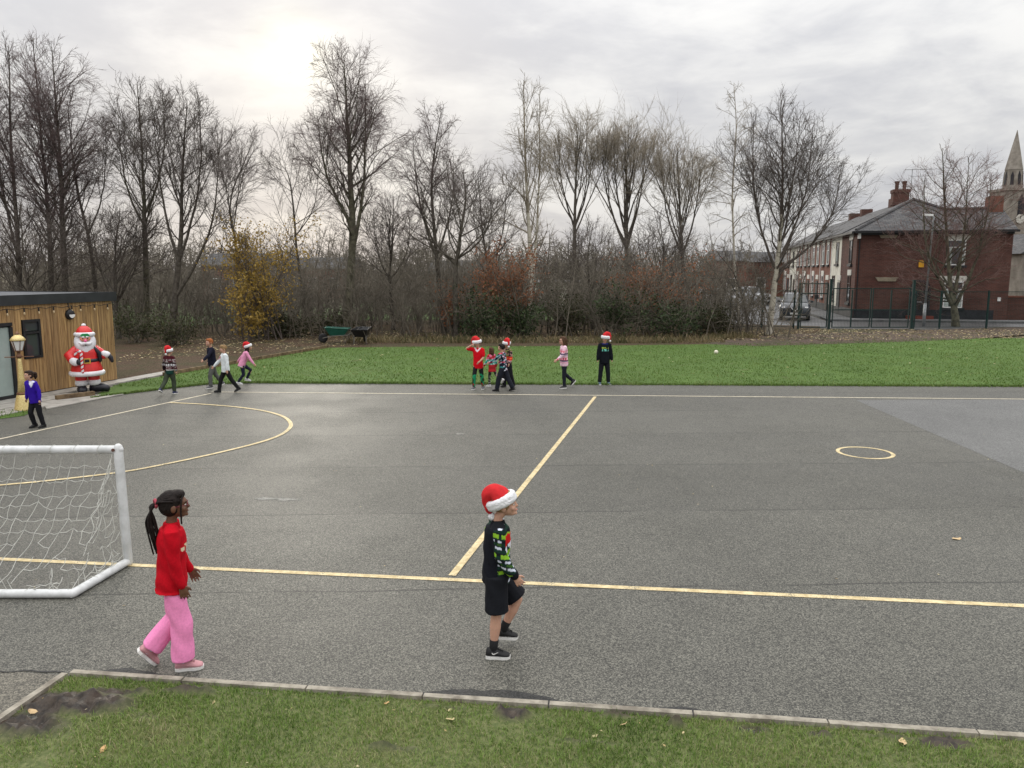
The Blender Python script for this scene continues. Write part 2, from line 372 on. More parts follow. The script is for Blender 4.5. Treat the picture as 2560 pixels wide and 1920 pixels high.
me=mesh_np('verge',np.stack([X,Y,Z],-1).reshape(-1,3),Q,True)
ca=me.color_attributes.new('Col','FLOAT_COLOR','POINT'); d=np.ones((na*nb,4),np.float32); d[:,0]=MU.ravel(); ca.data.foreach_set('color',d.ravel())
m,N,b=newmat('verge_soil_and_mud'); P=POS(N); a=N.n('ShaderNodeVertexColor',layer_name='Col'); sp=N.n('ShaderNodeSeparateColor'); N.link(a.outputs[0],sp.inputs[0])
f=N.ramp(N.noise(P,30,4,.7),.3,.7); gr=N.mix(f,(.06,.085,.022),(.15,.16,.065)); mu=N.mix(N.ramp(N.noise(P,14,4,.7),.35,.65),(.013,.009,.006),(.050,.036,.025))
setb(b,N,N.mix(sp.outputs[0],gr,mu),N.math('MULTIPLY_ADD',sp.outputs[0],-.36,.9),.35); bump(N,b,N.noise(P,40,4,.7),.5,.012)
tag(link('verge',me,m),kind='structure')
# grass blades on the verge
def leafmat(name,cs,rough=.6,trans=.25,spec=.25):
    m,N,b=newmat(name); a=N.n('ShaderNodeVertexColor',layer_name='Col'); sp=N.n('ShaderNodeSeparateColor'); N.link(a.outputs[0],sp.inputs[0])
    r=N.n('ShaderNodeValToRGB'); el=r.color_ramp.elements
    while len(el)<len(cs): el.new(.5)
    for i,c in enumerate(cs): el[i].position=i/(len(cs)-1); el[i].color=(*c,1)
    N.link(sp.outputs[0],r.inputs[0]); setb(b,N,r.outputs[0],rough,spec)
    if trans:
        t=N.n('ShaderNodeBsdfTranslucent'); N.link(r.outputs[0],t.inputs[0]); mx=N.n('ShaderNodeMixShader'); mx.inputs[0].default_value=trans
        N.link(b.outputs[0],mx.inputs[1]); N.link(t.outputs[0],mx.inputs[2]); out=[n for n in N.nt.nodes if n.type=='OUTPUT_MATERIAL'][0]; N.link(mx.outputs[0],out.inputs[0])
    return m
def addcol(me,vals):
    ca=me.color_attributes.new('Col','FLOAT_COLOR','POINT'); d=np.ones((len(me.vertices),4),np.float32)
    vals=np.asarray(vals); d[:,:3]=vals[:,None] if vals.ndim==1 else vals; ca.data.foreach_set('color',d.ravel())
def blades(name,x,y,z,h,wd,rngn,m,lean=.6):
    n=len(x); az=rngn.uniform(0,2*np.pi,n); la=rngn.uniform(0,2*np.pi,n); ln=rngn.uniform(.1,lean,n)*h
    wx,wy=np.cos(az)*wd/2,np.sin(az)*wd/2; lx,ly=np.cos(la)*ln,np.sin(la)*ln
    V=np.zeros((n,5,3)); V[:,0]=np.stack([x-wx,y-wy,z],-1); V[:,1]=np.stack([x+wx,y+wy,z],-1)
    V[:,2]=np.stack([x+wx*.8+lx*.4,y+wy*.8+ly*.4,z+h*.6],-1); V[:,3]=np.stack([x-wx*.8+lx*.4,y-wy*.8+ly*.4,z+h*.6],-1); V[:,4]=np.stack([x+lx,y+ly,z+h*(1-ln/h*.25)],-1)
    b=np.arange(n)[:,None]*5; q=np.concatenate([b+np.array([[0,1,2,3]]),b+np.array([[3,2,4,4]])],0)
    # quads then tris as separate arrays joined through triangles only
    T=np.concatenate([b+np.array([[0,1,2]]),b+np.array([[0,2,3]]),b+np.array([[3,2,4]])],0)
    me=mesh_np(name,V.reshape(-1,3),T); c=np.repeat(np.clip(rngn.normal(.5,.22,n)+(fbm(x*1.3,y*1.3,21)-.5)*.9,0,1),5); addcol(me,c)
    return tag(link(name,me,m),kind='stuff')
M['blade']=leafmat('grass_blade',[(.065,.115,.020),(.125,.205,.038),(.185,.275,.062),(.27,.30,.115),(.35,.31,.18)])
M['blade_far']=leafmat('lawn_blade',[(.080,.138,.026),(.10,.166,.033),(.13,.20,.046),(.19,.23,.08)])
rn=np.random.default_rng(5)
n=250000; a_=rn.uniform(.03,9.1,n); b_=rn.uniform(.03,3.1,n); x=K.x+a_*dR.x+b_*dL.x; y=K.y+a_*dR.y+b_*dL.y
vis=(y>3.2)&(np.abs(x)<.72*y+.3); keep=vis&(rn.uniform(0,1,n)>mud(x,y)*1.15)&(rn.uniform(0,1,n)<-.05+1.75*fbm(x*2.1,y*2.1,8))
x,y,a_,b_=x[keep],y[keep],a_[keep],b_[keep]; hh=(.012+.036*rn.uniform(0,1,len(x))**1.5)*(.6+.8*fbm(x*2.2,y*2.2,33))
blades('grass_blades',x,y,.013+.018*fbm(x*2,y*2,1)*np.clip(np.minimum(a_,b_)/.12,0,1),hh,.0034+.0024*rn.uniform(0,1,len(x)),rn,M['blade'],1.2)
# tufts on the lawn
n=80000; x=rn.uniform(-13,26,n); y=20+rn.uniform(0,1,n)**1.3*16
keep=inpoly(LAWN,x,y)&(np.abs(x)<.70*y); x,y=x[keep],y[keep]
blades('lawn_grass_blades',x,y,np.full(len(x),.012),(.02+.045*rn.uniform(0,1,len(x))**2)*(.5+fbm(x*.9,y*.9,4)),.016+.01*rn.uniform(0,1,len(x)),rn,M['blade_far'],1.0)
# ragged grass along the lawn's front edge
n=9000; t=rn.uniform(0,1,n); q0=np.array(G(330,983)[:2]); 
pl=[G(230,996),G(330,983),G(420,972),G(520,961),G(642,957.5),G(1300,961),G(2560,967)]
seg=rn.integers(0,len(pl)-1,n); seg=np.where(rn.uniform(0,1,n)<.75,rn.integers(4,6,n),seg); pa=np.array([p[:2] for p in pl]); pp=pa[seg]*(1-t[:,None])+pa[seg+1]*t[:,None]
blades('edge_grass_blades',pp[:,0],pp[:,1]+rn.normal(0,.05,n),np.full(n,.005),.03+.05*rn.uniform(0,1,n),.014+.012*rn.uniform(0,1,n),rn,M['blade_far'],.9)
# long dead grass in front of the trees
n=22000; x=rn.uniform(-16,22,n); px_=x; yb=np.where(x<-6.5,24+(-6.5-x)*-.3,33.0); y=np.where(x<-7.,0,32.6+rn.exponential(1.1,n)+(x>9)*(2.0))
keep=(x>-7)&(x<11)&(rn.uniform(0,1,n)<1.5*fbm(x*.5,y*.5,12)**1.5); x,y=x[keep],y[keep]
M['blade_dead']=leafmat('dead_grass_blade',[(.05,.06,.02),(.11,.10,.045),(.19,.15,.08),(.26,.2,.11)])
blades('rough_grass_blades',x,y,np.full(len(x),-.02),.1+.3*rn.uniform(0,1,len(x))**2,.02+.02*rn.uniform(0,1,len(x)),rn,M['blade_dead'],1.2)
# timber edging between lawn and wood chip
te=empty('timber_edging',G(408,941),label='long low weathered timber edging between lawn and wood chip bed',cat='timber edging')
pa_,pb_=G(408,941),G(820,870); L=(pb_-pa_).length; dd=(pb_-pa_).normalized(); k=0
while k<5:
    mb=MB(); mb.box(dd*(k+.5)*L/5+Vector((0,0,.05)),(L/5-.03,.07,.13),Vector((dd.x,dd.y,0)).to_track_quat('X','Z').to_matrix()); mb.build('sleeper',M['sleeper'],te); k+=1
# ================================================================== BUILDINGS
def brickmat(name,c1,c2,mortar,dirt=.5,white=None):
    m,N,b=newmat(name); tc=N.n('ShaderNodeTexCoord'); V=tc.outputs['Object']
    s=N.n('ShaderNodeSeparateXYZ'); N.link(V,s.inputs[0]); nn=N.n('ShaderNodeSeparateXYZ'); N.link(tc.outputs['Normal'],nn.inputs[0])
    side=N.math('GREATER_THAN',N.math('ABSOLUTE',nn.outputs[0]),.7)
    u=N.math('ADD',N.math('MULTIPLY',s.outputs[1],side),N.math('MULTIPLY',s.outputs[0],N.math('SUBTRACT',1.,side)))
    cb=N.n('ShaderNodeCombineXYZ'); N.link(u,cb.inputs[0]); N.link(s.outputs[2],cb.inputs[1])
    br=N.n('ShaderNodeTexBrick'); N.link(cb.outputs[0],br.inputs[0]); br.inputs['Scale'].default_value=1
    br.inputs['Brick Width'].default_value=.235; br.inputs['Row Height'].default_value=.08; br.inputs['Mortar Size'].default_value=.009
    N.put(br.inputs['Color1'],c1); N.put(br.inputs['Color2'],c2); N.put(br.inputs['Mortar'],mortar); br.inputs['Bias'].default_value=-.1
    st=N.ramp(N.noise(V,.5,5,.65),.35,.7); c=N.mix(N.math('MULTIPLY',st,dirt),br.outputs[0],tuple(q*.42 for q in c1))
    # courses weather differently: faint horizontal streaks
    mp=N.n('ShaderNodeMapping'); N.link(V,mp.inputs[0]); mp.inputs['Scale'].default_value=(.4,.4,7)
    c=N.mix(N.math('MULTIPLY',N.ramp(N.noise(mp.outputs[0],1.2,4,.7),.42,.68),.25),c,tuple(min(1,q*1.5) for q in c2))
    setb(b,N,c,.88,.2); bump(N,b,br.outputs['Fac'],-.4,.01); return m
M['brick']=brickmat('dark_red_brick',(.088,.039,.031),(.135,.054,.042),(.115,.09,.078),.6)
M['brick2']=brickmat('orange_red_brick',(.17,.058,.038),(.22,.08,.052),(.16,.12,.10),.4)
M['brickfar']=brickmat('far_red_brick',(.18,.07,.05),(.22,.09,.065),(.2,.16,.14),.2)
def slatemat(name,c1,c2,c3):
    m,N,b=newmat(name); tc=N.n('ShaderNodeTexCoord'); V=tc.outputs['Object']; s=N.n('ShaderNodeSeparateXYZ'); N.link(V,s.inputs[0])
    nn=N.n('ShaderNodeSeparateXYZ'); N.link(tc.outputs['Normal'],nn.inputs[0]); side=N.math('GREATER_THAN',N.math('ABSOLUTE',nn.outputs[0]),N.math('ABSOLUTE',nn.outputs[1]))
    u=N.math('ADD',N.math('MULTIPLY',s.outputs[1],side),N.math('MULTIPLY',s.outputs[0],N.math('SUBTRACT',1.,side)))
    cb=N.n('ShaderNodeCombineXYZ'); N.link(u,cb.inputs[0]); N.link(N.math('MULTIPLY',s.outputs[2],2.2),cb.inputs[1])
    br=N.n('ShaderNodeTexBrick'); N.link(cb.outputs[0],br.inputs[0]); br.inputs['Scale'].default_value=1; br.inputs['Brick Width'].default_value=.32; br.inputs['Row Height'].default_value=.22; br.inputs['Mortar Size'].default_value=.012
    N.put(br.inputs['Color1'],c1); N.put(br.inputs['Color2'],c2); N.put(br.inputs['Mortar'],tuple(q*.35 for q in c1))
    mp=N.n('ShaderNodeMapping'); N.link(V,mp.inputs[0]); mp.inputs['Scale'].default_value=(.6,.6,5)
    st=N.ramp(N.noise(mp.outputs[0],1.6,5,.7),.5,.75); setb(b,N,N.mix(N.math('MULTIPLY',st,.6),br.outputs[0],c3),.72,.22); bump(N,b,br.outputs['Fac'],-.5,.02); return m
M['slate']=slatemat('roof_slate',(.050,.050,.054),(.10,.098,.098),(.21,.195,.18))
M['render']=mat('cream_render',(.62,.60,.52),.8,.12,scale=2,bs=.15)
M['stone']=mat('lintel_stone',(.60,.585,.53),.8,.12,scale=4)
M['stoned']=mat('weathered_stone',(.26,.22,.16),.85,.2,scale=4)
M['church']=mat('church_stone',(.17,.15,.125),.9,c2=(.30,.27,.235),scale=.8,detail=6)
M['black']=mat('black_paint',(.018,.018,.02),.45,.2)
M['plinth']=mat('plinth_paint',(.02,.02,.024),.6,.3,scale=3)
m,N,b=newmat('window_glass'); setb(b,N,(.045,.05,.055),.06,.6); M['glass']=m
M['curtain']=mat('window_net_curtain',(.42,.47,.44),.7,.15,scale=3)
M['upvc']=mat('window_frame_white',(.72,.72,.70),.4,.05)
M['brown']=mat('dark_brown_paint',(.03,.018,.014),.4,.2)
M['green']=mat('fence_green',(.008,.028,.025),.45,.15)
M['lampgrey']=mat('galvanised_steel',(.28,.29,.30),.45,.15,metal=.3)
M['terracotta']=mat('chimney_pot_clay',(.10,.05,.038),.85,.3,scale=4)
# ---- timber hut
hl,hr=G(36,998),G(290,952); hd=(hr-hl).normalized(); hn=Vector((hd.y,-hd.x,0))       # hn faces the playground
HUT=empty('timber_hut',hr,math.atan2(hd.y,hd.x),label='flat roofed timber clad hut with black fascia at the left edge',cat='hut')
# local: +x = away along the wall (corner at 0), +y = into the hut (left), so front face at y=0 looking -y
HL,HD,HH=8.,4.2,2.2
m,N,b=newmat('larch_cladding'); tc=N.n('ShaderNodeTexCoord'); oi=N.n('ShaderNodeObjectInfo'); mp=N.n('ShaderNodeMapping'); N.link(tc.outputs['Object'],mp.inputs[0]); mp.inputs['Scale'].default_value=(22,22,1.3)
ad=N.vec('ADD',mp.outputs[0],N.vec('MULTIPLY',N.n('ShaderNodeCombineXYZ').outputs[0],(1,1,1)))
sc_=N.n('ShaderNodeVectorMath',operation='SCALE'); sc_.inputs[0].default_value=(31,17,9); N.link(oi.outputs['Random'],sc_.inputs['Scale']); ad=N.vec('ADD',mp.outputs[0],sc_.outputs[0])
g=N.noise(ad,1.0,5,.65,dist=.6); c=N.mix(N.ramp(g,.3,.68),(.21,.115,.045),(.50,.32,.14)); c=N.mix(N.ramp(oi.outputs['Random'],0,1,False),c,N.mix(.5,c,(.16,.10,.055)))
kn=N.ramp(N.noise(tc.outputs['Object'],9,2,.5),.70,.76); c=N.mix(N.math('MULTIPLY',kn,.7),c,(.06,.03,.015))
lo=N.n('ShaderNodeSeparateXYZ'); N.link(tc.outputs['Object'],lo.inputs[0])
setb(b,N,c,.65,.3); bump(N,b,g,.3,.01); M['larch']=m
M['fascia']=mat('black_fascia',(.022,.024,.028),.42,.25,scale=3,spec=.5)
M['roofmem']=mat('grey_roof_membrane',(.085,.09,.10),.55,.3,scale=1.5)
mb=MB(); mb.box((-HL/2,HD/2+.05,HH/2),(HL-.04,HD,HH-.04)); mb.build('wall_core',M['black'],HUT)
# window and door openings along x (negative = towards camera)
def hutx(px,py): q=onpl(px,py,hr,hn)-hr; return q.dot(hd),q.z
wx0,wz1=hutx(52,800); wx1,_=hutx(97,800); _,wz0=hutx(75,897); wz0=max(wz0,.9)
dx1,dz1=hutx(26,806); dx0=dx1-1.05
x=0.; r=random.Random(4)
shared={}
while x>-HL:
    wdt=r.choice([.075,.085,.095,.11,.12,.14]); x0=x-wdt
    def seg(z0,z1):
        key=(round(wdt,3),round(z1-z0,3))
        if key not in shared:
            t=MB(); t.box((0,-.012,(z1-z0)/2),(wdt-.007,.024,z1-z0)); shared[key]=t.mesh('board'); shared[key].materials.append(M['larch'])
        o=link('board',shared[key],None,HUT,((x+x0)/2,-.002-r.uniform(0,.006),z0))
    zt=HH-.0
    cx_=(x+x0)/2
    if wx0-.02<cx_<wx1+.02: seg(.05,wz0); seg(wz1,zt)
    elif dx0-.02<cx_<dx1+.02: seg(dz1,zt)
    else: seg(.05,zt)
    x=x0
mb=MB(); mb.box((.035,HD/2,HH/2),(.03,HD,HH-.1)); mb.build('end_cladding',M['larch'],HUT)
mb=MB(); mb.box((-HL/2+.06,-.05,HH+.10),(HL+.2,.05,.24)); mb.build('fascia',M['fascia'],HUT)
mb=MB(); mb.box((.14,HD/2,HH+.10),(.04,HD+.1,.235)); mb.build('fascia',M['fascia'],HUT)
mb=MB(); mb.box((-HL/2+.06,HD/2+.02,HH+.12),(HL+.1,HD+.1,.16)); mb.build('roof',M['roofmem'],HUT)
mb=MB(); mb.box((-HL/2,-.012,.02),(HL,.02,.06)); mb.build('base_trim',M['black'],HUT)
wn=MB(); wz=(wz0+wz1)/2; wd_=wx1-wx0; wh=wz1-wz0; cx_=(wx0+wx1)/2
for q in ((cx_,wz1-.03,wd_,.06),(cx_,wz0+.03,wd_,.06),(wx0+.03,wz,.06,wh-.12),(wx1-.03,wz,.06,wh-.12),(cx_,wz0+wh*.66,wd_-.12,.05)): wn.box((q[0],-.01,q[1]),(q[2],.07,q[3]))
WN=wn.build('window',M['black'],HUT)
MB().box((cx_,.0,wz0+wh*.33),(wd_-.12,.012,wh*.66-.09)).build('pane',M['glass'],WN); MB().box((cx_,.0,wz0+wh*.83),(wd_-.12,.012,wh*.34-.09)).build('pane',M['glass'],WN)
M['frost']=mat('frosted_door_glass',(.30,.36,.34),.25,.1,scale=2,spec=.5)
dr=MB(); dc=(dx0+dx1)/2; dw=dx1-dx0
for q in ((dc,dz1-.04,dw,.08),(dc,.05,dw,.10),(dx0+.04,dz1/2,.08,dz1-.2),(dx1-.04,dz1/2,.08,dz1-.2)): dr.box((q[0],-.012,q[1]),(q[2],.08,q[3]))
DR=dr.build('door',M['black'],HUT); MB().box((dc,0,dz1/2),(dw-.16,.014,dz1-.22)).build('pane',M['frost'],DR); MB().span((dx0+.1,-.075,.95),(dx0+.1,-.075,1.25),.02,.02).build('handle',M['lampgrey'],DR)
# bulkhead light and string lights
lx,lz=hutx(170,786)
BL=empty('wall_light',hr+hd*lx+hn*.04+Vector((0,0,lz)),HUT.rotation_euler.z,label='round black bulkhead lamp with half white lens on timber hut wall',cat='light')
ry=Matrix.Rotation(R(90),3,'X')
MB().lathe([(.13,-.005),(.135,.02),(.12,.06),(.08,.085),(.02,.09)],20,(0,0,0),0,ry).build('housing',M['black'],BL,True)
m,N,b=newmat('opal_lens'); setb(b,N,(.75,.75,.74),.3,.5); M['opal']=m
lp=MB(); ring=[(.088*math.cos(a),-.093,.088*math.sin(a)) for a in [math.pi+math.pi*i/12 for i in range(13)]]; lp.prism(ring,(0,.02,0)); lp.build('lens',M['opal'],BL)
MB().tube([(0,-.02,.12),(-.03,-.03,.2),(-.02,.0,.3)],.012,6).build('cable',M['black'],BL)
SL=empty('string_lights',hr+Vector((0,0,2.08)),HUT.rotation_euler.z,label='string of small clear bulbs hung under the hut fascia',cat='string lights')
cb=MB(); pts=[];k=0
m,N,b=newmat('bulb_glass'); setb(b,N,(.55,.42,.25),.15,.5); M['bulb']=m
bx=[hutx(p,770)[0] for p in (262,229,194,172,126,89,52,9,-40,-90)]
for i,xx in enumerate(bx):
    pts.append(Vector((xx,-.09,.03)))
    if i<len(bx)-1: pts.append(Vector(((xx+bx[i+1])/2,-.09,-.005)))
cb.tube([Vector((.08,-.09,.06))]+pts,.008,5); cb.build('cable',M['black'],SL)
for xx in bx:
    MB().tube([(xx,-.09,.02),(xx,-.09,-.06)],.016,8).build('lamp_holder',M['black'],SL)
    MB().ell((xx,-.09,-.10),(.022,.022,.04),None,8,6).build('bulb',M['bulb'],SL,True)
# paving round the hut: slabs
PAV=empty('paving',hr,HUT.rotation_euler.z,kind='structure')
def slabs(x0,x1,y0,y1,lx_,z=.03):
    x=x0
    while x<x1-.05:
        L=min(lx_,x1-x); MB().box(((x+L/2),(y0+y1)/2,z/2-.01),(L-.012,y1-y0-.01,z+.02)).build('slab',M['slab'],PAV); x+=L
slabs(-6.,1.9,-.52,-.03,.6,.035)
slabs(-6.,-2.25,-1.06,-.53,.6,.03)
slabs(-6.,-2.9,-1.62,-1.07,.6,.026)
# pale ramp in front of Santa
q=[G(116,1024),G(200,1008),G(309,987),G(240,989),G(139,1003),G(108,1010)]
mb=MB(); mb.prism([(p.x,p.y,.004) for p in q],(0,0,.02)); tag(mb.build('ramp',M['slab']),kind='structure')
sl0,sl1=G(137,1003),G(232,991)
SLP=empty('timber_sleeper',sl0,label='short weathered timber sleeper lying in front of the inflatable figure',cat='sleeper')
d_=(sl1-sl0); MB().box(d_/2+Vector((0,.06,.06)),(d_.length,.11,.12),Vector((d_.x,d_.y,0)).to_track_quat('X','Z').to_matrix()).build('beam',M['sleeper'],SLP)
gp=[G(-30,1030),G(60,1024),G(80,1030),G(60,1040),G(-30,1052)]
sheet('grass_patch',gp,.008,M['lawn'])
rn2=np.random.default_rng(8); n=2500; x=rn2.uniform(-13,-9,n); y=rn2.uniform(15,17.6,n); k_=inpoly(gp,x,y); blades('patch_grass_blades',x[k_],y[k_],np.full(k_.sum(),.008),.03+.04*rn2.uniform(0,1,k_.sum()),np.full(k_.sum(),.014),rn2,M['blade_far'],.9)
# ---- terrace at the right
CO=G(2131,799); ang=math.atan2(-.22,.975); ux=Vector((math.cos(ang),math.sin(ang),0)); uy=Vector((-math.sin(ang),math.cos(ang),0))
def loc_front(px,py): q=onpl(px,py,CO,uy)-CO; return q.dot(ux),q.z
def loc_side(px,py): q=onpl(px,py,CO,ux)-CO; return q.dot(uy),q.z
EV=loc_front(2145,577)[1]; W=loc_front(2533,600)[0]; PT=math.tan(R(27)); TW=8.0
def window(root,axis,a0,a1,z0,z1,lintel=None,sill=True,curt=True,dark=False,lz=None):
    # axis 'f': front wall y=0 looking -y ; 's': side wall x=0 looking -x
    def bx(mb,a,b,z_0,z_1,d0,d1):
        if axis=='f': mb.box(((a+b)/2,-(d0+d1)/2,(z_0+z_1)/2),(b-a,d1-d0,z_1-z_0))
        else: mb.box((-(d0+d1)/2,(a+b)/2,(z_0+z_1)/2),(d1-d0,b-a,z_1-z_0))
        return mb
    f=MB(); t=.07
    bx(f,a0,a0+t,z0,z1,.004,.05); bx(f,a1-t,a1,z0,z1,.004,.05); bx(f,a0+t,a1-t,z0,z0+t,.004,.05); bx(f,a0+t,a1-t,z1-t,z1,.004,.05); bx(f,a0+t,a1-t,z1-.3*(z1-z0)-.025,z1-.3*(z1-z0)+.025,.004,.048)
    wo_=f.build('window',M['brown'] if dark else M['upvc'],root)
    bx(MB(),a0+.02,a1-.02,z0+.02,z1-.02,.002,.02).build('pane',M['glass'],wo_)
    if curt:
        w3=(a1-a0)*.3
        bx(MB(),a0+.09,a0+w3,z0+.09,z1-.3*(z1-z0)-.04,.021,.024).build('curtain',M['curtain'],wo_); bx(MB(),a1-w3,a1-.09,z0+.09,z1-.3*(z1-z0)-.04,.021,.024).build('curtain',M['curtain'],wo_)
    if lintel:
        if axis=='f': MB().prism([(a0-.28,-.05,z1+.33),(a1+.28,-.05,z1+.33),(a1+.12,-.05,z1),(a0-.12,-.05,z1)],(0,.048,0)).build('lintel',lintel,wo_)
        else: bx(MB(),a0-.12,a1+.12,z1,z1+.35,.002,.05).build('lintel',lintel,wo_)
    if sill: bx(MB(),a0-.12,a1+.12,z0-.14,z0-.002,.002,.12).build('sill',M['plinth'],wo_)
    return wo_
CH=empty('corner_house',CO,ang,label='dark red brick corner house with slate hipped roof behind the green gates',cat='house')
S0=4.0
wl=MB(); wl.box((W/2,2.5,EV/2),(W,5.,EV)); wl.box((TW/2,S0/2+.5+.001,EV/2-.001),(TW-.01,S0+1-.01,EV-.004)); wl.build('wall',M['brick'],CH)
ov=.22; ezr=EV-.02
ap=(TW/2,TW/2,EV+TW/2*PT); zr=EV+2.5*PT; xr0=2.5
# roof: hip front plane shared with the lower wing, left slope, right slope, wing back slope
yb=S0+1.0
rf=MB()
def slab3(pts,th=.09): 
    pts=[Vector(p) for p in pts]; rf.prism(pts,(0,0,-th))
e=lambda x,y: Vector((x,y,EV-ov*PT+.10))
A0=Vector((-ov,-ov,EV-ov*PT+.1)); Ar=Vector((W+.15,-ov,EV-ov*PT+.1)); AP=Vector((TW/2,TW/2,EV+TW/2*PT+.1))
J1=Vector((TW-2.5,2.5,zr+.1)); J2=Vector((W+.15,2.5,zr+.1))
rf.poly([A0,Ar,J2,J1,AP]); rf.poly([A0,AP,Vector((TW/2,yb,AP.z)),Vector((-ov,yb,A0.z))])
rf.poly([AP,J1,Vector((TW+.2,yb,EV+.0)),Vector((TW/2,yb,AP.z))]); rf.poly([J1,J2,Vector((W+.15,5.2,EV)),Vector((TW,5.2,EV))])
rfo=rf.build('roof',M['slate'],CH)
sm=rfo.modifiers.new('thick','SOLIDIFY'); sm.thickness=.07; sm.offset=-1
rg=MB(); rg.tube([A0+Vector((.1,.1,.06)),AP+Vector((0,0,.04))],.10,6); rg.tube([AP+Vector((0,0,.04)),J1+Vector((0,0,.04)),J2+Vector((0,0,.04))],.10,6); rg.build('ridge_tiles',M['slate'],rfo)
gt=MB(); gt.span((-.2,-.30,EV-.10),(W+.2,-.30,EV-.10),.14,.13); gt.box((W/2,-.08,EV-.16),(W,.16,.22)); gt.build('gutter',M['black'],CH)
gt=MB(); gt.span((-.30,-.2,EV-.10),(-.30,S0+.9,EV-.10),.14,.13); gt.build('gutter',M['black'],CH)
MB().tube([(.14,-.06,EV-.1),(.14,-.06,.1)],.035,6).build('downpipe',M['black'],CH)
pn=MB(); pn.box((W/2-.35,-.02,.33),(W-.75,.05,.66)); pn.box((-.02,S0/2,.33),(.05,S0,.66)); pn.build('plinth',M['plinth'],CH)
def fr(zx0,zy0,zx1,zy1):
    g=lambda zx,zy:(1900+zx/3.3515,420+zy/3.3515)
    a0,z1=loc_front(*g(zx0,zy0)); a1,z0=loc_front(*g(zx1,zy1)); return a0,a1,z0,z1
a0,a1,z0,z1=fr(1570,600,1712,815); window(CH,'f',a0,a1,z0,z1,M['stone'])
a0,a1,z0,z1=fr(1545,950,1690,1172); window(CH,'f',a0,a1,z0,z1,M['stone'])
for (q,mm) in (((990,549,1165,586),'stoned'),((965,915,1160,950),'stoned')):
    a0,a1,z0,z1=fr(*q); MB().prism([(a0,-.04,z1),(a1,-.04,z1),(a1-.18,-.04,z0),(a0+.18,-.04,z0)],(0,.038,0)).build('blind_lintel',M[mm],CH)
a0,a1,z0,z1=fr(1272,945,1398,1290); dm=(a0+a1)/2; rw=(a1-a0)/2
door=MB(); pts=[(a0,0,.32),(a1,0,.32),(a1,0,z1-rw)]+[(dm+rw*math.cos(t),0,z1-rw+rw*math.sin(t)) for t in [math.pi*i/10 for i in range(1,10)]]+[(a0,0,z1-rw)]
door.prism([(p[0],-.01,p[2]) for p in pts],(0,.008,0)); DO=door.build('door',M['brown'],CH)
fm=MB(); arcp=[(p[0],-.045,p[2]) for p in pts[1:]]+[(pts[0][0],-.045,pts[0][2])]; fm.tube(arcp,.085,5); fm.build('door_surround',M['plinth'],DO)
for kx in (-.27,.27):
    for kz in (.75,1.5): MB().box((dm+kx*rw*1.5,-.025,kz+.2),(.28*rw*2,.03,.55)).build('door_panel',M['black'],DO)
MB().box((dm,-.04,1.13),(.28,.03,.06)).build('letter_box',M['lampgrey'],DO)
M['redstep']=mat('red_painted_step',(.16,.035,.022),.6,.2)
MB().box((dm,-.22,.15),(1.5,.44,.30)).build('door_step',M['redstep'],CH)
a0,a1,z0,z1=fr(1330,775,1368,832); M['yellow']=mat('alarm_box_yellow',(.72,.36,.03),.45,.1)
AB=empty('alarm_box',CO+ux*((a0+a1)/2)+Vector((0,0,z0)),ang,label='orange yellow burglar alarm box high on the brick house wall',cat='alarm box')
hh=z1-z0; ww=(a1-a0)/2; MB().prism([(-ww,-.1,0),(ww,-.1,0),(ww,-.1,hh*.7),(ww*.6,-.1,hh),(-ww*.6,-.1,hh),(-ww,-.1,hh*.7)],(0,.098,0)).build('cover',M['yellow'],AB)
a0,a1,z0,z1=fr(1990,1085,2015,1116); WS=empty('wall_notice',CO+ux*((a0+a1)/2)+Vector((0,0,z0)),ang,label='small white notice plate low on the brick house wall',cat='sign')
MB().box((0,-.02,(z1-z0)/2),(a1-a0,.03,z1-z0)).build('plate',M['upvc'],WS)
a0,a1,z0,z1=fr(820,560,838,598); WL=empty('security_lamp',CO+ux*((a0+a1)/2)+Vector((0,0,z0)),ang,label='pale security lamp under the eaves at the house corner',cat='light')
MB().box((0,-.1,.2),(.16,.18,.32)).build('body',M['upvc'],WL); MB().box((0,-.05,.42),(.05,.08,.16)).build('bracket',M['black'],WL)
window(CH,'s',1.25,2.15,1.0,2.75,M['stone'],curt=False,dark=True); window(CH,'s',1.25,2.15,3.45,5.0,M['stone'],curt=False,dark=True)
# chimney
def chimney(root,x,y,zb,zt,w_,l_,pots,m_='brick',stacked=True):
    mb=MB(); mb.box((x,y,(zb+zt)/2),(w_,l_,zt-zb)); 
    if stacked: mb.box((x,y,zb+(zt-zb)*.55),(w_+.12,l_+.12,.16)); mb.box((x,y,zt-.06),(w_+.10,l_+.10,.22))
    c=mb.build('chimney',M[m_],root)
    for (px_,py_) in pots:
        MB().lathe([(.13,0),(.15,.05),(.12,.12),(.13,.5),(.17,.52),(.17,.62),(.13,.62)],10,(x+px_,y+py_,zt)).build('chimney_pot',M['terracotta'],c,False)
    return c
def zof(px,py,s): p=CO+ux*TW/2+uy*s; return at(px,py,p.y).z
ZT=zof(2235,474,6.6)
chimney(CH,TW/2-.05,7.2,EV+1.0,ZT,1.0,.75,[(-.24,0),(.24,0)])
chimney(CH,W-.35,2.5,zr-.6,zr+.85,.75,.9,[],'brick2',False)
AE=empty('tv_aerial',CO+ux*(TW/2+.62)+uy*7.2+Vector((0,0,zr+1.2)),ang,label='thin tv aerial on a mast beside the big chimney',cat='aerial')
a=MB(); a.tube([(0,0,0),(0,0,2.0)],.025,5); a.build('mast',M['lampgrey'],AE)
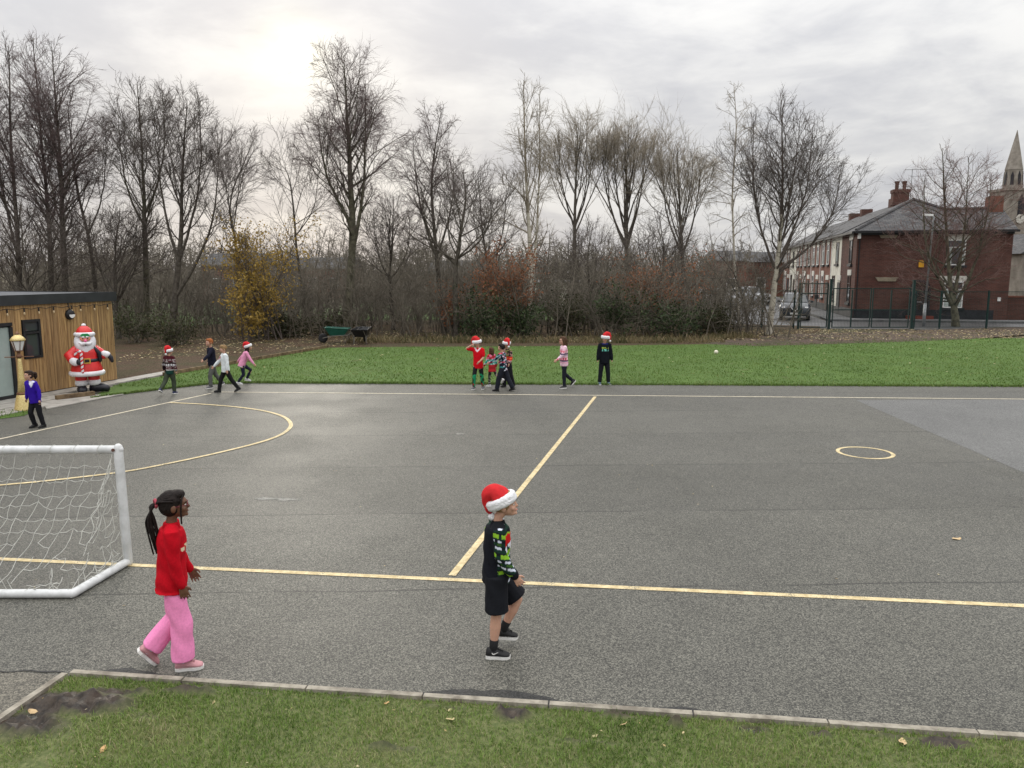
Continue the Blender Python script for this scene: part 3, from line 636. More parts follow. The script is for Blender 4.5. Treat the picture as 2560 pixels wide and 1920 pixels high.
a=MB(); a.span((-.5,0,1.95),(1.3,0,1.95),.03,.03); [a.span((k*.2-.4,-.18,1.95),(k*.2-.4,.18,1.95),.02,.02) for k in range(8)]; a.span((-.1,0,1.5),(1.4,0,1.5),.025,.025); a.build('antenna',M['lampgrey'],AE)
# the rest of the row
bnd=[4.,8.8,13.6,18.4,23.2,28.,32.8,37.6]
style=['render','brick2','brick2','brick2','brick2','render','brick2']
lab=['white rendered terraced house next to the brick corner house','red brick terraced house next to the white rendered one','red brick terraced house, second beyond the near white house','red brick terraced house, third beyond the near white house','red brick terraced house just before the far white one','farther white rendered house down the terrace, behind birch branches','red brick house at the far end of the terrace']
for i,sty in enumerate(style):
    y0,y1=bnd[i],bnd[i+1]; T=empty('terraced_house',CO+uy*y0,ang,label=lab[i],cat='house',group='houses of the terrace')
    L=y1-y0; MB().box((TW/2,L/2,EV/2),(TW-.02*(i%2),L-.004,EV-.01)).build('wall',M[sty],T)
    zr2=EV+TW/2*PT+.1; ro=MB(); za=EV-ov*PT+.1; ro.poly([(-ov,0,za),(-ov,L,za),(TW/2,L,zr2),(TW/2,0,zr2)]); ro.poly([(TW/2,0,zr2),(TW/2,L,zr2),(TW+ov,L,za),(TW+ov,0,za)])
    ro=ro.build('roof',M['slate'],T); s_=ro.modifiers.new('t','SOLIDIFY'); s_.thickness=.06; s_.offset=-1
    MB().span((-.30,0.01,EV-.10),(-.30,L-.01,EV-.10),.14,.13).build('gutter',M['black'],T)
    MB().box((-.015,L/2,.3),(.03,L-.02,.6)).build('plinth',M['plinth'],T)
    up=[.9,3.0] if sty!='render' else [1.9]
    for q in up: window(T,'s',q,q+.95,3.5,5.0,M['stone'] if sty!='render' else None,curt=True,dark=(sty=='render'))
    window(T,'s',2.9,3.85,1.0,2.7,M['stone'] if sty!='render' else None,curt=True,dark=(sty=='render'))
    D_=MB(); D_.box((-.03,1.2,1.2),(.05,.95,2.1)); D_=D_.build('door',M['brown'] if i%2 else M['plinth'],T); MB().box((-.02,1.2,2.55),(.06,1.2,.35)).build('door_lintel',M['stone'],D_)
    MB().box((-.01,L-.05,EV/2+.2),(.05,.10,EV-.8)).build('downpipe',M['upvc'],T)
    if i in (0,2,3): chimney(T,TW/2,L-.4,zr2-.5,zr2+(.75 if i in(1,) else .45),.85,.7,[],'brick',False)
# house fragment past the right edge and low wall
q0=CO+ux*(W+.05)+uy*1.6
GW=empty('garden_wall',q0,ang,label='low red brick garden wall running right from the corner house',cat='wall')
MB().box((4,0,.7),(8,.23,1.4)).build('wall',M['brick'],GW); MB().box((4,0,1.45),(8.02,.32,.10)).build('coping',M['brick2'],GW)
p=at(2600,700,72); BH=empty('distant_house',(p.x,72,0),label='grey house with pale window at the right edge beside the corner house',cat='house')
MB().box((1.2,3,2.3),(6,6,4.6)).build('wall',M['church'],BH); MB().prism([(-2.2,-.3,4.6),(4.6,-.3,4.6),(1.2,-.3,6.6)],(0,6.6,0)).build('roof',M['slate'],BH)
w_=MB().box((-.4,-.03,3.3),(.9,.06,1.7)).build('window',M['upvc'],BH); MB().box((-.4,-.07,3.3),(.7,.03,1.5)).build('pane',M['glass'],w_)
# ---- church
p=at(2537,400,165); CHU=empty('church',(p.x,165,0),R(8),label='tall pointed stone church spire with clock tower behind the corner house',cat='church')
zb=at(2535,476,165).z; zt=at(2538,325,165).z; hw=2.75
MB().box((0,0,zb/2),(2*hw,2*hw,zb)).build('tower',M['church'],CHU)
MB().box((0,0,zb),(2*hw+.5,2*hw+.5,.5)).build('cornice',M['church'],CHU)
o8=[(hw*.70*math.cos(R(22.5+45*i)),hw*.70*math.sin(R(22.5+45*i))) for i in range(8)]
zl=zb+(zt-zb)*.34
rings=[[Vector((x*1.0,y*1.0,zb+.2)) for x,y in o8],[Vector((x*.86,y*.86,zl)) for x,y in o8]]
SPI=MB().loft(rings).build('lantern_stage',M['church'],CHU)
MB().loft([[Vector((x*.90,y*.90,zl)) for x,y in o8],[Vector((x*.42,y*.42,zl+(zt-zl)*.55)) for x,y in o8],[Vector((x*.02,y*.02,zt)) for x,y in o8]]).build('spire',M['church'],CHU)
for i in range(8):
    aa=R(45*i); rt=Matrix.Rotation(aa,3,'Z'); MB().prism([rt@Vector((hw*.615,-.3,zb+1.)),rt@Vector((hw*.615,.3,zb+1.)),rt@Vector((hw*.58,.3,zl-1.2)),rt@Vector((hw*.565,0,zl-.3)),rt@Vector((hw*.58,-.3,zl-1.2))],rt@Vector((.12,0,0))).build('louvre_window',M['plinth'],CHU)
cz=at(2530,547,162).z
for aa in (0,90,180,270):
    rt=Matrix.Rotation(R(aa),3,'Z'); cf=MB(); cf.lathe([(.95,0),(.95,.08)],20,rt@Vector((0,-hw-.08,cz)),0,rt@Matrix.Rotation(R(90),3,'X')); c_=cf.build('clock_face',M['stone'],CHU)
    MB().box(rt@Vector((0,-hw-.2,cz+.3)),(.09,.06,.6),rt).build('clock_hand',M['black'],c_)
    MB().prism([rt@Vector((-.7,-hw-.05,zb-6)),rt@Vector((.7,-hw-.05,zb-6)),rt@Vector((.7,-hw-.05,zb-2.2)),rt@Vector((0,-hw-.05,zb-1.0)),rt@Vector((-.7,-hw-.05,zb-2.2))],rt@Vector((0,.1,0))).build('belfry_opening',M['plinth'],CHU)
# ---- street
road=sheet('road',[CO+uy*-1.8+ux*60,CO+uy*-1.8-ux*1.8,CO+uy*90-ux*1.8,CO+uy*90-ux*8.5,CO-ux*8.5-uy*8.1,CO+ux*60-uy*9.5],-.016,M['road'])
M['pave']=mat('pavement_grey',(.12,.12,.12),.8,.25,scale=3,world=True)
pv=MB(); pv.prism([CO+uy*-1.7+ux*40+Vector((0,0,-.03)),CO+uy*-1.7-ux*1.7+Vector((0,0,-.03)),CO+uy*60-ux*1.7+Vector((0,0,-.03)),CO+uy*60-ux*.1+Vector((0,0,-.03)),CO-ux*.1-uy*.1+Vector((0,0,-.03)),CO+ux*40-uy*.1+Vector((0,0,-.03))],(0,0,.13)); tag(pv.build('pavement',M['pave']),kind='structure')
# ---- houses glimpsed through the trees
def backhouse(px0,px1,pyr,pye,Y,lab_,mw,dep=7,winrows=((1.,2.3),(3.5,4.8)),step=2.4):
    a,b_=at(px0,700,Y),at(px1,700,Y); L=b_.x-a.x; he=at(px0,pye,Y).z; hr_=at(px0,pyr,Y).z
    T=empty('background_house',(a.x,Y,0),0,label=lab_,cat='house',group='houses beyond the trees')
    MB().box((L/2,dep/2,he/2),(L,dep,he)).build('wall',M[mw],T); MB().prism([(-.2,-.3,he),(-.2,dep+.3,he),(-.2,dep/2,hr_)],(L+.4,0,0)).build('roof',M['slate'],T)
    x=1.
    while x<L-1.4:
        for (za,zb_) in winrows:
            if zb_<he-.1:
                w_=MB().box((x+.5,-.03,(za+zb_)/2),(1.1,.06,zb_-za)).build('window',M['upvc'],T); MB().box((x+.5,-.07,(za+zb_)/2),(.9,.03,zb_-za-.2)).build('pane',M['glass'],w_)
        x+=step
    return T
backhouse(505,640,632,664,85,'red brick house with grey roof behind the yellow leaved tree','brickfar')
backhouse(700,880,642,672,92,'brick house with white windows far behind the big twin trunk birch','brickfar')
backhouse(1070,1210,650,685,100,'brick house half hidden behind the rust leaved shrub','brickfar')
backhouse(1795,1865,625,652,88,'brick house across the street left of the silver birch','brick2')
backhouse(1872,1962,628,655,97,'brick house between the silver birch and the terrace','brick2')
backhouse(1340,1520,700,706,66,'long low pale flat building behind the middle shrubs','render',4,((.8,1.6),),3.)
# ================================================================== TREES
def spawn(rng,P,Rr,n,t0,t1,ang,aj,ln,lj,K,up,wig,bias=None,endup=0.):
    N_=P.shape[0]; Kp=P.shape[1]-1; idx=np.repeat(np.arange(N_),n)
    t=t0+(t1-t0)*((np.tile(np.arange(n),N_)+rng.uniform(0,1,N_*n))/n); f=np.minimum(t*Kp,Kp-1e-4); i=f.astype(int); fr_=(f-i)[:,None]
    a,b=P[idx,i],P[idx,i+1]; pos=a*(1-fr_)+b*fr_; tan=b-a; tan/=np.linalg.norm(tan,axis=1,keepdims=True)+1e-9
    rv=rng.normal(0,1,(N_*n,3)); 
    if bias is not None: rv+=np.array(bias)
    perp=rv-tan*(rv*tan).sum(1,keepdims=True); perp/=np.linalg.norm(perp,axis=1,keepdims=True)+1e-9
    an=np.radians(ang+aj*rng.normal(0,1,N_*n))[:,None]; d=np.cos(an)*tan+np.sin(an)*perp
    L=(ln(t,idx) if callable(ln) else np.full(N_*n,ln))*(1+lj*rng.uniform(-1,1,N_*n))
    pr=Rr[idx,0]*(1-t)+Rr[idx,1]*t
    out=np.zeros((N_*n,K+1,3)); out[:,0]=pos
    for k in range(K):
        d=d+wig*rng.normal(0,1,d.shape); d[:,2]+=up+endup*(k/K); d/=np.linalg.norm(d,axis=1,keepdims=True); out[:,k+1]=out[:,k]+d*(L/K)[:,None]
    return out,L,pr,t
def tubes(P,r0,r1,sides=3,power=1.):
    N_,K1,_=P.shape; T=np.zeros_like(P); T[:,1:-1]=P[:,2:]-P[:,:-2]; T[:,0]=P[:,1]-P[:,0]; T[:,-1]=P[:,-1]-P[:,-2]; T/=np.linalg.norm(T,axis=2,keepdims=True)+1e-9
    ref=np.array([.37,.81,.29]); e1=np.cross(T,ref); e1/=np.linalg.norm(e1,axis=2,keepdims=True)+1e-9; e2=np.cross(T,e1)
    s=np.linspace(0,1,K1)**power; rad=r0[:,None]*(1-s)+r1[:,None]*s
    V=np.zeros((N_,K1,sides,3))
    for j in range(sides):
        a=2*np.pi*j/sides; V[:,:,j]=P+rad[:,:,None]*(np.cos(a)*e1+np.sin(a)*e2)
    b=(np.arange(N_)*K1*sides)[:,None,None]+(np.arange(K1-1)*sides)[None,:,None]; j=np.arange(sides)[None,None,:]; j2=(np.arange(sides)+1)%sides
    Q=np.stack([b+j,b+j2,b+sides+j2,b+sides+j],-1).reshape(-1,4)
    return V.reshape(-1,3),Q
def cones(P,r0):
    N_=len(P); a=P[:,0]; t=P[:,-1]-a; t/=np.linalg.norm(t,axis=1,keepdims=True)+1e-9; e1=np.cross(t,np.array([.37,.81,.29])); e1/=np.linalg.norm(e1,axis=1,keepdims=True)+1e-9; e2=np.cross(t,e1)
    V=np.stack([a+r0*e1,a+r0*(-.5*e1+.866*e2),a+r0*(-.5*e1-.866*e2),P[:,-1]],1).reshape(-1,3); b=np.arange(N_)[:,None]*4
    return V,np.concatenate([b+np.array([[0,1,3]]),b+np.array([[1,2,3]]),b+np.array([[2,0,3]])])
def joinVQ(L):
    V=[];Q=[];o=0
    if any(q.shape[1]==3 for v,q in L): L=[(v,q if q.shape[1]==3 else np.concatenate([q[:,[0,1,2]],q[:,[0,2,3]]])) for v,q in L]
    for v,q in L: V.append(v); Q.append(q+o); o+=len(v)
    return np.concatenate(V),np.concatenate(Q)
M['bark']=mat('dark_bark',(.050,.042,.034),.9,c2=(.12,.105,.085),scale=7,bs=.5,bsc=30,world=True)
M['barkg']=mat('green_grey_bark',(.05,.046,.032),.9,c2=(.14,.13,.09),scale=5,bs=.4,bsc=30,world=True)
M['twig']=mat('twig_brown',(.095,.077,.067),.85,.25,scale=2,world=True)
M['twigp']=mat('twig_purple_brown',(.125,.09,.086),.85,.25,scale=2,world=True)
M['twigt']=mat('twig_tan',(.25,.215,.165),.85,.25,scale=1.5,world=True)
M['twigr']=mat('twig_reddish',(.15,.09,.078),.85,.25,scale=2,world=True)
M['twigd']=mat('undergrowth_stems',(.085,.074,.057),.9,c2=(.19,.165,.13),scale=.9,world=True)
m,N,b=newmat('silver_birch_bark'); P=POS(N); mp=N.n('ShaderNodeMapping'); N.link(P,mp.inputs[0]); mp.inputs['Scale'].default_value=(3,3,14)
f=N.ramp(N.noise(mp.outputs[0],1.0,4,.7),.56,.64); c=N.mix(N.noise(P,5,3,.6),(.36,.32,.25),(.60,.56,.48)); setb(b,N,N.mix(f,c,(.045,.04,.035)),.75,.25); M['birch']=m
def tree(name,label,pts,Y,r,hw,*,seed,cat='tree',top=None,t0=.25,n1=26,n2=8,n3=5,n4=5,a1=45,up1=.06,a2=38,a3=38,droop=0.,shape='birch',bark='bark',twig='twig',tw=.0042,forks=None,group='bare trees along the far side of the lawn',wig=.10,lat=.5,birchtop=None):
    rng=np.random.default_rng(seed)
    W_=[at(x,y,Y) for x,y in pts]; W_[0].z=-.03
    base=np.array([W_[0].x,Y,0.])
    C=crom(W_,6); tr=np.array([[p.x,p.y,p.z] for p in C])-base
    n1=int(n1*1.35); K=len(tr)-1; tr[:,1]+=np.cumsum(rng.normal(0,.03,K+1)); Ht=tr[-1,2]; tr[:,:2]+=np.cumsum(rng.normal(0,.012,(K+1,2)),0)*np.linspace(0,1,K+1)[:,None]
    stems=[tr[None]]; rad=[np.array([[r,.012]])]
    # extra stems from low forks
    for (ft,tx,ty) in (forks or []):
        i=int(ft*K); p0=tr[i]; e=at(tx,ty,Y); p1=np.array([e.x,Y+rng.uniform(-1,1),e.z])-base; s=np.linspace(0,1,K+1)[:,None]
        q=p0*(1-s)+p1*s; bend=np.sin(s*np.pi)*np.array([[(p1[0]-p0[0])*.28,0,-abs(p1[0]-p0[0])*.15]]); q=q+bend+np.cumsum(rng.normal(0,.014,(K+1,3)),0); q[0]=p0
        stems.append(q[None]); rad.append(np.array([[r*(1-ft)*.62,.010]]))
    S=np.concatenate(stems); RR=np.concatenate(rad); ns=len(S)
    H_=np.linalg.norm(np.diff(S,axis=1),axis=2).sum(1)
    sh={'birch':lambda t:np.clip(np.where((t-t0)/(1-t0)<.33,.55+.45*(t-t0)/(1-t0)/.33,((1-(t-t0)/(1-t0))/.67)**.62),.07,1),
        'fan':lambda t:np.clip(1.15-.55*(t-t0)/(1-t0),.2,1.2),
        'round':lambda t:np.clip(np.sqrt(np.clip(1-((t-.55)/.55)**2,0,1)),.25,1),
        'spire':lambda t:np.clip(1.05-(t-t0)/(1-t0),.10,1)}[shape]
    ln1=lambda t,idx: np.minimum(hw*sh(t)*1.25*np.where(idx==0,1.,.75),(1.0-t)*H_[idx]*.85+.3) if shape!='fan' else (1.0-t)*H_[idx]*.74+.1
    P1,L1,pr1,t1=spawn(rng,S,RR,max(5,int(n1*.62) if ns>1 else n1),t0,.985 if shape!='fan' else .82,a1,9,ln1,.28,7,up1,wig*.9)
    own=np.repeat(np.arange(ns),max(5,int(n1*.62) if ns>1 else n1)); kp=rng.uniform(0,1,len(own))<np.where(own==0,1,.95*(H_[own]/H_[0])**.7); P1,L1,pr1=P1[kp],L1[kp],pr1[kp]
    def thin(par,n,L,ref):
        return rng.uniform(0,1,len(par)*n)<np.repeat(np.clip(L/ref,.06,1),n)
    r1=np.clip(pr1*.42,.010,.06); R1=np.stack([r1,np.full_like(r1,.009)],-1)
    P2,L2,pr2,t2=spawn(rng,P1,R1,n2,.18,.98,a2,12,lambda t,i:np.clip(L1[i]*.52*(1.1-.6*t),.3,3),.35,5,up1*.6-droop*.35,wig*.8); kq=thin(P1,n2,L1,hw*.9); P2,L2,pr2=P2[kq],L2[kq],pr2[kq]
    r2=np.clip(pr2*.5,.007,.02); R2=np.stack([r2,np.full_like(r2,.006)],-1)
    P3,L3,pr3,t3=spawn(rng,P2,R2,n3,.15,1.,a3,14,lambda t,i:np.clip(L2[i]*.66*(1.1-.5*t),.28,1.5),.35,3,up1*.5-droop*.9,wig*.9); kq=thin(P2,n3,L2,1.0); P3,L3=P3[kq],L3[kq]
    P4,L4,pr4,t4=spawn(rng,P3,np.full((len(P3),2),.006),n4,.1,1.,30,12,lambda t,i:np.clip(L3[i]*.7,.22,.9),.4,1,up1*.4-droop*1.5,wig); P4=P4[thin(P3,n4,L3,.55)]
    root=empty(name,tuple(base),0,label=label,cat=cat,group=group)
    tv=tubes(S,RR[:,0],RR[:,1],9,.8); V,Q=joinVQ([tv,tubes(P1,r1,R1[:,1],4)])
    o=link('trunk',mesh_np('trunk',V,Q,True),None,root); o.data.materials.append(M[bark]); o.data.materials.append(M[twig])
    if birchtop:   # pale bark only on the stems
        zc=V[Q].mean(1)[:,2]; mi=(zc>Ht*.55+.08*Ht*np.sin(zc*3)).astype(np.int32); mi[len(tv[1])//ns*(1 if birchtop=='main' else ns):]=1; o.data.polygons.foreach_set('material_index',mi)
    V,Q=joinVQ([tubes(P2,r2,R2[:,1],3),tubes(P3,np.full(len(P3),tw*1.15),np.full(len(P3),tw*.8),3),cones(P4,tw*1.1)])
    link('crown',mesh_np('crown',V,Q),M[twig],root)
    return root
B='bare trees along the far side of the lawn'
tree('bare_tree','tall bare purplish tree at the far left edge, its crown cut by the frame',[(52,860),(45,640),(28,380),(22,112)],35,.17,2.3,seed=1,n1=42,n4=6,a1=38,droop=.06,twig='twigp',forks=[(.35,-40,230)])
tree('bare_tree','tallest dark bare tree at left, slim crown above the hut roof',[(135,860),(126,620),(108,400),(80,96)],36,.17,2.2,seed=2,n1=44,n4=6,a1=38,droop=.06,twig='twigp',t0=.3)
tree('bare_tree','tall straight trunked bare tree just right of the tallest left tree',[(168,860),(160,600),(150,380),(130,118)],35.5,.19,2.4,seed=3,n1=46,n4=6,a1=42,droop=.07,twig='twigp',t0=.3)
tree('bare_tree','leaning slender bare tree between the tall left trees and the forked pair',[(250,860),(228,620),(190,440),(172,250)],36,.12,1.9,seed=4,n1=26,a1=42,twig='twig',t0=.3,forks=[(.4,262,300)])
tree('bare_tree','upright bare tree with pale trunk base, left one of the forked pair',[(372,860),(364,600),(360,420),(352,212)],36,.17,2.3,seed=5,n1=36,a1=40,bark='barkg',twig='twig',forks=[(.45,420,235),(.42,268,275)],t0=.3)
tree('bare_tree','wide bare tree with forked dark limbs, right one of the forked pair',[(428,860),(448,620),(452,450),(462,242)],34.5,.17,2.3,seed=6,n1=34,a1=40,twig='twig',forks=[(.22,548,330),(.28,385,300),(.3,505,250)],t0=.35)
tree('bare_tree','thin wispy bare tree above the yellow leaved tree',[(604,840),(592,620),(580,500),(640,350)],39,.10,2.3,seed=7,n1=20,n3=5,n4=3,a1=42,twig='twig',shape='round',forks=[(.45,585,350),(.5,560,440)],wig=.13)
tree('bare_tree','slender bare tree leaning between the yellow leaved tree and the big twin trunk birch',[(770,840),(745,620),(730,470),(715,420)],40,.09,2.0,seed=8,n1=18,n3=5,n4=3,a1=42,shape='round',forks=[(.4,790,420)])
tree('bare_tree','big twin trunked bare birch, tallest crown left of centre',[(868,845),(882,600),(876,420),(868,270),(860,138)],37,.24,2.5,seed=9,n1=46,n2=9,n3=6,n4=5,a1=40,droop=.11,twig='twigp',bark='barkg',forks=[(.22,905,215),(.3,806,300)],t0=.24,wig=.11)
tree('bare_tree','bare birch with drooping purplish twigs right of the big twin trunk birch',[(1112,850),(1092,640),(1080,450),(1104,288)],38,.16,2.0,seed=10,n1=34,n4=6,a1=40,droop=.16,twig='twigp',forks=[(.35,1035,330),(.35,1140,390)],t0=.3)
tree('bare_tree','dark short bare tree with low spreading limbs in front of the rust leaved shrub',[(1142,850),(1138,700),(1150,600),(1165,500),(1160,430)],35.5,.15,2.6,seed=11,n1=28,a1=50,twig='twig',n3=4,n4=4,shape='round',forks=[(.35,1060,480),(.4,1225,500)],t0=.3,wig=.13)
tree('bare_tree','white trunked twin birch with tall open crown right of centre',[(1322,850),(1326,640),(1316,420),(1312,198)],38,.17,1.9,seed=12,n1=30,n4=5,a1=34,droop=.04,bark='birch',twig='twigt',birchtop=True,forks=[(.12,1352,220)],t0=.3)
tree('bare_tree','fan crowned tan poplar behind and right of the white trunked twin birch',[(1440,850),(1436,600),(1438,450),(1442,306)],48,.18,1.7,seed=13,n1=20,n2=7,n3=5,n4=4,a1=23,up1=.06,a2=34,a3=24,twig='twigt',bark='bark',shape='fan',t0=.35,tw=.006,forks=[(.4,1400,320),(.4,1480,330)])
tree('bare_tree','broad fan crowned tan poplar, largest of the three poplars',[(1572,850),(1566,620),(1566,470),(1560,312)],48,.22,2.1,seed=14,n1=24,n2=7,n3=5,n4=4,a1=25,up1=.06,a2=34,a3=24,twig='twigt',bark='bark',shape='fan',t0=.34,tw=.006,forks=[(.38,1505,325),(.38,1615,330),(.4,1532,318)])
tree('bare_tree','fan crowned tan poplar left of the thin tall birch',[(1712,850),(1706,640),(1702,520),(1696,352)],46,.18,2.2,seed=15,n1=22,n2=7,n3=5,n4=4,a1=26,up1=.06,a2=34,a3=24,twig='twigt',shape='fan',t0=.34,tw=.006,forks=[(.35,1660,370),(.35,1755,380)])
tree('bare_tree','thin tall wispy birch just left of the near silver birch',[(1848,850),(1838,650),(1832,480),(1842,340),(1836,206)],45,.09,1.7,seed=16,n1=30,n2=6,n3=5,n4=3,a1=55,up1=-.02,droop=.18,bark='birch',twig='twigt',birchtop=True,t0=.32)
tree('silver_birch','near silver birch with white trunk standing at the lawn edge by the gates',[(1923,836),(1936,700),(1950,560),(1956,420),(1955,262)],37.3,.17,2.7,seed=17,n1=44,n2=8,n3=5,n4=4,a1=36,up1=.07,bark='birch',twig='twig',birchtop='main',forks=[(.32,1880,300),(.36,2030,330),(.3,2105,420),(.34,1990,290)],t0=.22,wig=.12)
tree('pollarded_tree','bare round headed street tree in front of the brick corner house',[(2388,822),(2385,760),(2378,700),(2370,520),(2362,370)],43,.24,2.6,seed=18,n1=36,n2=8,n3=5,n4=3,a1=55,up1=.05,a2=36,bark='barkg',twig='twigr',shape='round',forks=[(.26,2430,385),(.24,2475,440),(.24,2305,440)],t0=.22,wig=.12,group='street trees')
tree('bare_tree','dense dark bare tree filling the gap right of the droopy birch',[(1230,850),(1222,680),(1205,560),(1195,440)],42,.12,2.4,seed=19,n1=26,a1=42,twig='twig',n3=4,n4=4,shape='round',forks=[(.3,1260,430)])
tree('bare_tree','low dark twiggy tree between the big birch and the droopy birch',[(985,850),(975,700),(985,600),(990,500)],40,.12,2.6,seed=20,n1=28,a1=46,twig='twig',n3=4,n4=4,shape='round',forks=[(.35,930,520),(.35,1030,540)])
tree('bare_tree','crooked bare sapling leaning over the street left of the silver birch trunk',[(1870,845),(1860,760),(1835,690),(1800,640)],39,.08,2.0,seed=21,n1=18,a1=45,twig='twig',n3=4,n4=4,shape='round',forks=[(.3,1900,640)],wig=.15)
tree('bare_tree','dark low thorn tree under the left poplar',[(1480,850),(1476,740),(1470,640),(1480,560)],41,.1,2.4,seed=22,n1=24,a1=46,twig='twig',n3=4,n4=4,shape='round',forks=[(.3,1420,590),(.3,1530,600)],wig=.13)
tree('bare_tree','dark low thorn tree under the right poplar',[(1640,850),(1650,720),(1660,640),(1650,540)],41,.1,2.5,seed=23,n1=24,a1=46,twig='twig',n3=4,n4=4,shape='round',forks=[(.3,1600,580),(.3,1710,600)],wig=.13)
tree('bare_tree','low bushy bare tree directly behind the timber hut',[(90,860),(80,760),(60,650),(50,520)],33,.12,2.6,seed=24,n1=28,a1=45,twig='twig',n3=4,n4=4,shape='round',forks=[(.3,0,560),(.3,170,540)],wig=.13)
tree('bare_tree','low bushy bare tree between hut and the forked pair',[(300,870),(290,740),(285,640),(290,520)],35,.12,2.6,seed=25,n1=28,a1=45,twig='twig',n3=4,n4=4,shape='round',forks=[(.3,230,540),(.3,350,520)],wig=.13)
# ---- leafy things
def leafcards(rng,C,n,size,spread,flatten=1.):
    idx=rng.integers(0,len(C),n); p=C[idx]+rng.normal(0,spread,(n,3)); a=rng.normal(0,1,(n,3)); a/=np.linalg.norm(a,axis=1,keepdims=True); b_=rng.normal(0,1,(n,3)); b_-=a*(a*b_).sum(1,keepdims=True); b_/=np.linalg.norm(b_,axis=1,keepdims=True)
    s=size*rng.uniform(.6,1.3,n)[:,None]; V=np.stack([p-a*s,p+b_*s*.55,p+a*s,p-b_*s*.55],1).reshape(-1,3); return V,np.arange(n*4).reshape(-1,4)
M['leafy']=leafmat('yellow_leaf',[(.20,.135,.03),(.32,.22,.05),(.45,.30,.075),(.28,.23,.08)],.6,.35)
M['leafr']=leafmat('rust_leaf',[(.14,.06,.034),(.25,.105,.055),(.36,.165,.09),(.20,.11,.06)],.7,.3)
M['leafg']=leafmat('evergreen_leaf',[(.016,.026,.012),(.030,.048,.019),(.052,.078,.030),(.09,.11,.045)],.6,.15,.2)
M['leafo']=leafmat('bramble_leaf',[(.024,.028,.012),(.044,.052,.020),(.066,.068,.030),(.10,.075,.042)],.6,.2)
def shrub(name,label,px,pyb,pyt,hwpx,Y,lm,nleaf,lsize,seed,cat='shrub',group=None,stems=9,nt=14,twig='twigd',low=.0,dens=1.,depth=1.2):
    rng=np.random.default_rng(seed); b_=at(px,700,Y); b_.z=0; Hh=at(px,pyt,Y).z; hw=hwpx/F*Y
    base=np.array([b_.x,Y,-.02]); S=[]
    s=np.linspace(0,1,6)[:,None]
    for k in range(stems):
        a=rng.uniform(0,2*np.pi); q=np.array([math.cos(a)*hw*rng.uniform(.1,.9),math.sin(a)*depth*rng.uniform(.1,.9),Hh*rng.uniform(.7,1.)]); r0=np.array([rng.uniform(-.35,.35)*hw,rng.uniform(-.3,.3)*depth,0])
        S.append(r0*(1-s)+q*s+np.concatenate([np.zeros((1,3)),np.cumsum(rng.normal(0,.06,(5,3)),0)]))
    S=np.array(S); RR=np.stack([np.full(stems,.03),np.full(stems,.01)],-1)
    P1,L1,p1,_=spawn(rng,S,RR,nt,.15,1,45,14,lambda t,i:np.full(len(t),hw*.5),.5,4,.04,.2)
    P2,L2,p2,_=spawn(rng,P1,np.full((len(P1),2),.009),5,.1,1,40,14,lambda t,i:L1[i]*.45,.4,3,.03,.22)
    root=empty(name,tuple(base),0,label=label,cat=cat,group=group)
    V,Q=joinVQ([tubes(S,RR[:,0],RR[:,1],5),tubes(P1,np.full(len(P1),.012),np.full(len(P1),.007),3),cones(P2,.009)])
    link('stems',mesh_np('stems',V,Q),M[twig],root)
    C=np.concatenate([P2[:,1:].reshape(-1,3),P1[:,1:].reshape(-1,3)]); C=C[C[:,2]>low*Hh]
    if nleaf:
        # leaves in clusters so that gaps stay open
        cl=C[rng.integers(0,len(C),max(40,nleaf//14))]; V,Q=leafcards(rng,cl,nleaf,lsize,.19); V[:,2]=np.maximum(V[:,2],.02)
        me=mesh_np('foliage',V,Q); cc_=np.repeat(np.clip(rng.normal(.45,.25,nleaf),0,1),4); addcol(me,cc_); link('foliage',me,M[lm],root)
    return root
shrub('autumn_tree','small tree with yellow ochre leaves behind the children at left',655,860,575,122,34.6,'leafy',5200,.06,31,'tree',None,11,14,'twig',.12)
shrub('autumn_shrub','low drift of yellow leaves hanging at the foot of the ochre tree',600,860,720,60,33.5,'leafy',1300,.07,32,'shrub',None,7,8,'twig',.1)
shrub('beech_shrub','rust brown leaved shrub behind the group of four children',1225,850,668,115,36.2,'leafr',5200,.062,33,'shrub',None,11,14,'twigd',.25)
shrub('beech_shrub','dull rust leaved shrub behind the standing boy in dark jumper',1640,850,676,135,38.5,'leafr',2800,.062,34,'shrub',None,11,14,'twigd',.45)
shrub('beech_shrub','small rust leaved shrub left of the dark short tree',1135,850,730,45,36.4,'leafr',900,.065,45,'shrub',None,7,10,'twigd',.3)
EV_=[(1190,770,85,35,'broad dark evergreen bush behind the group of four children'),(1300,775,60,35.5,'dark evergreen bush just right of the rust shrub'),(1420,765,80,37,'mid green bush behind the striped jumper girl'),(1540,755,95,36,'large dark evergreen bush behind the standing boy'),(1680,775,85,36.2,'dark green bush right of the standing boy'),(1780,790,55,37,'small green bush left of the silver birch'),(330,780,60,33,'dark evergreen bush right behind the hut corner'),(430,800,55,32,'low dark bush behind the child in patterned jumper'),(700,800,70,36,'low dark green bramble right of the ochre tree'),(820,815,60,37,'low bramble mound behind the green wheelbarrow')]
for k,(px,pt,hwp,Y,lb) in enumerate(EV_): shrub('evergreen_bush',lb,px,850,pt,hwp,Y,'leafg' if k not in(2,5,6,7,8,9) else 'leafo',2500,.06 if k not in(6,7) else .042,50+k,'bush','bushes along the lawn edge',8,8,'twigd',0)
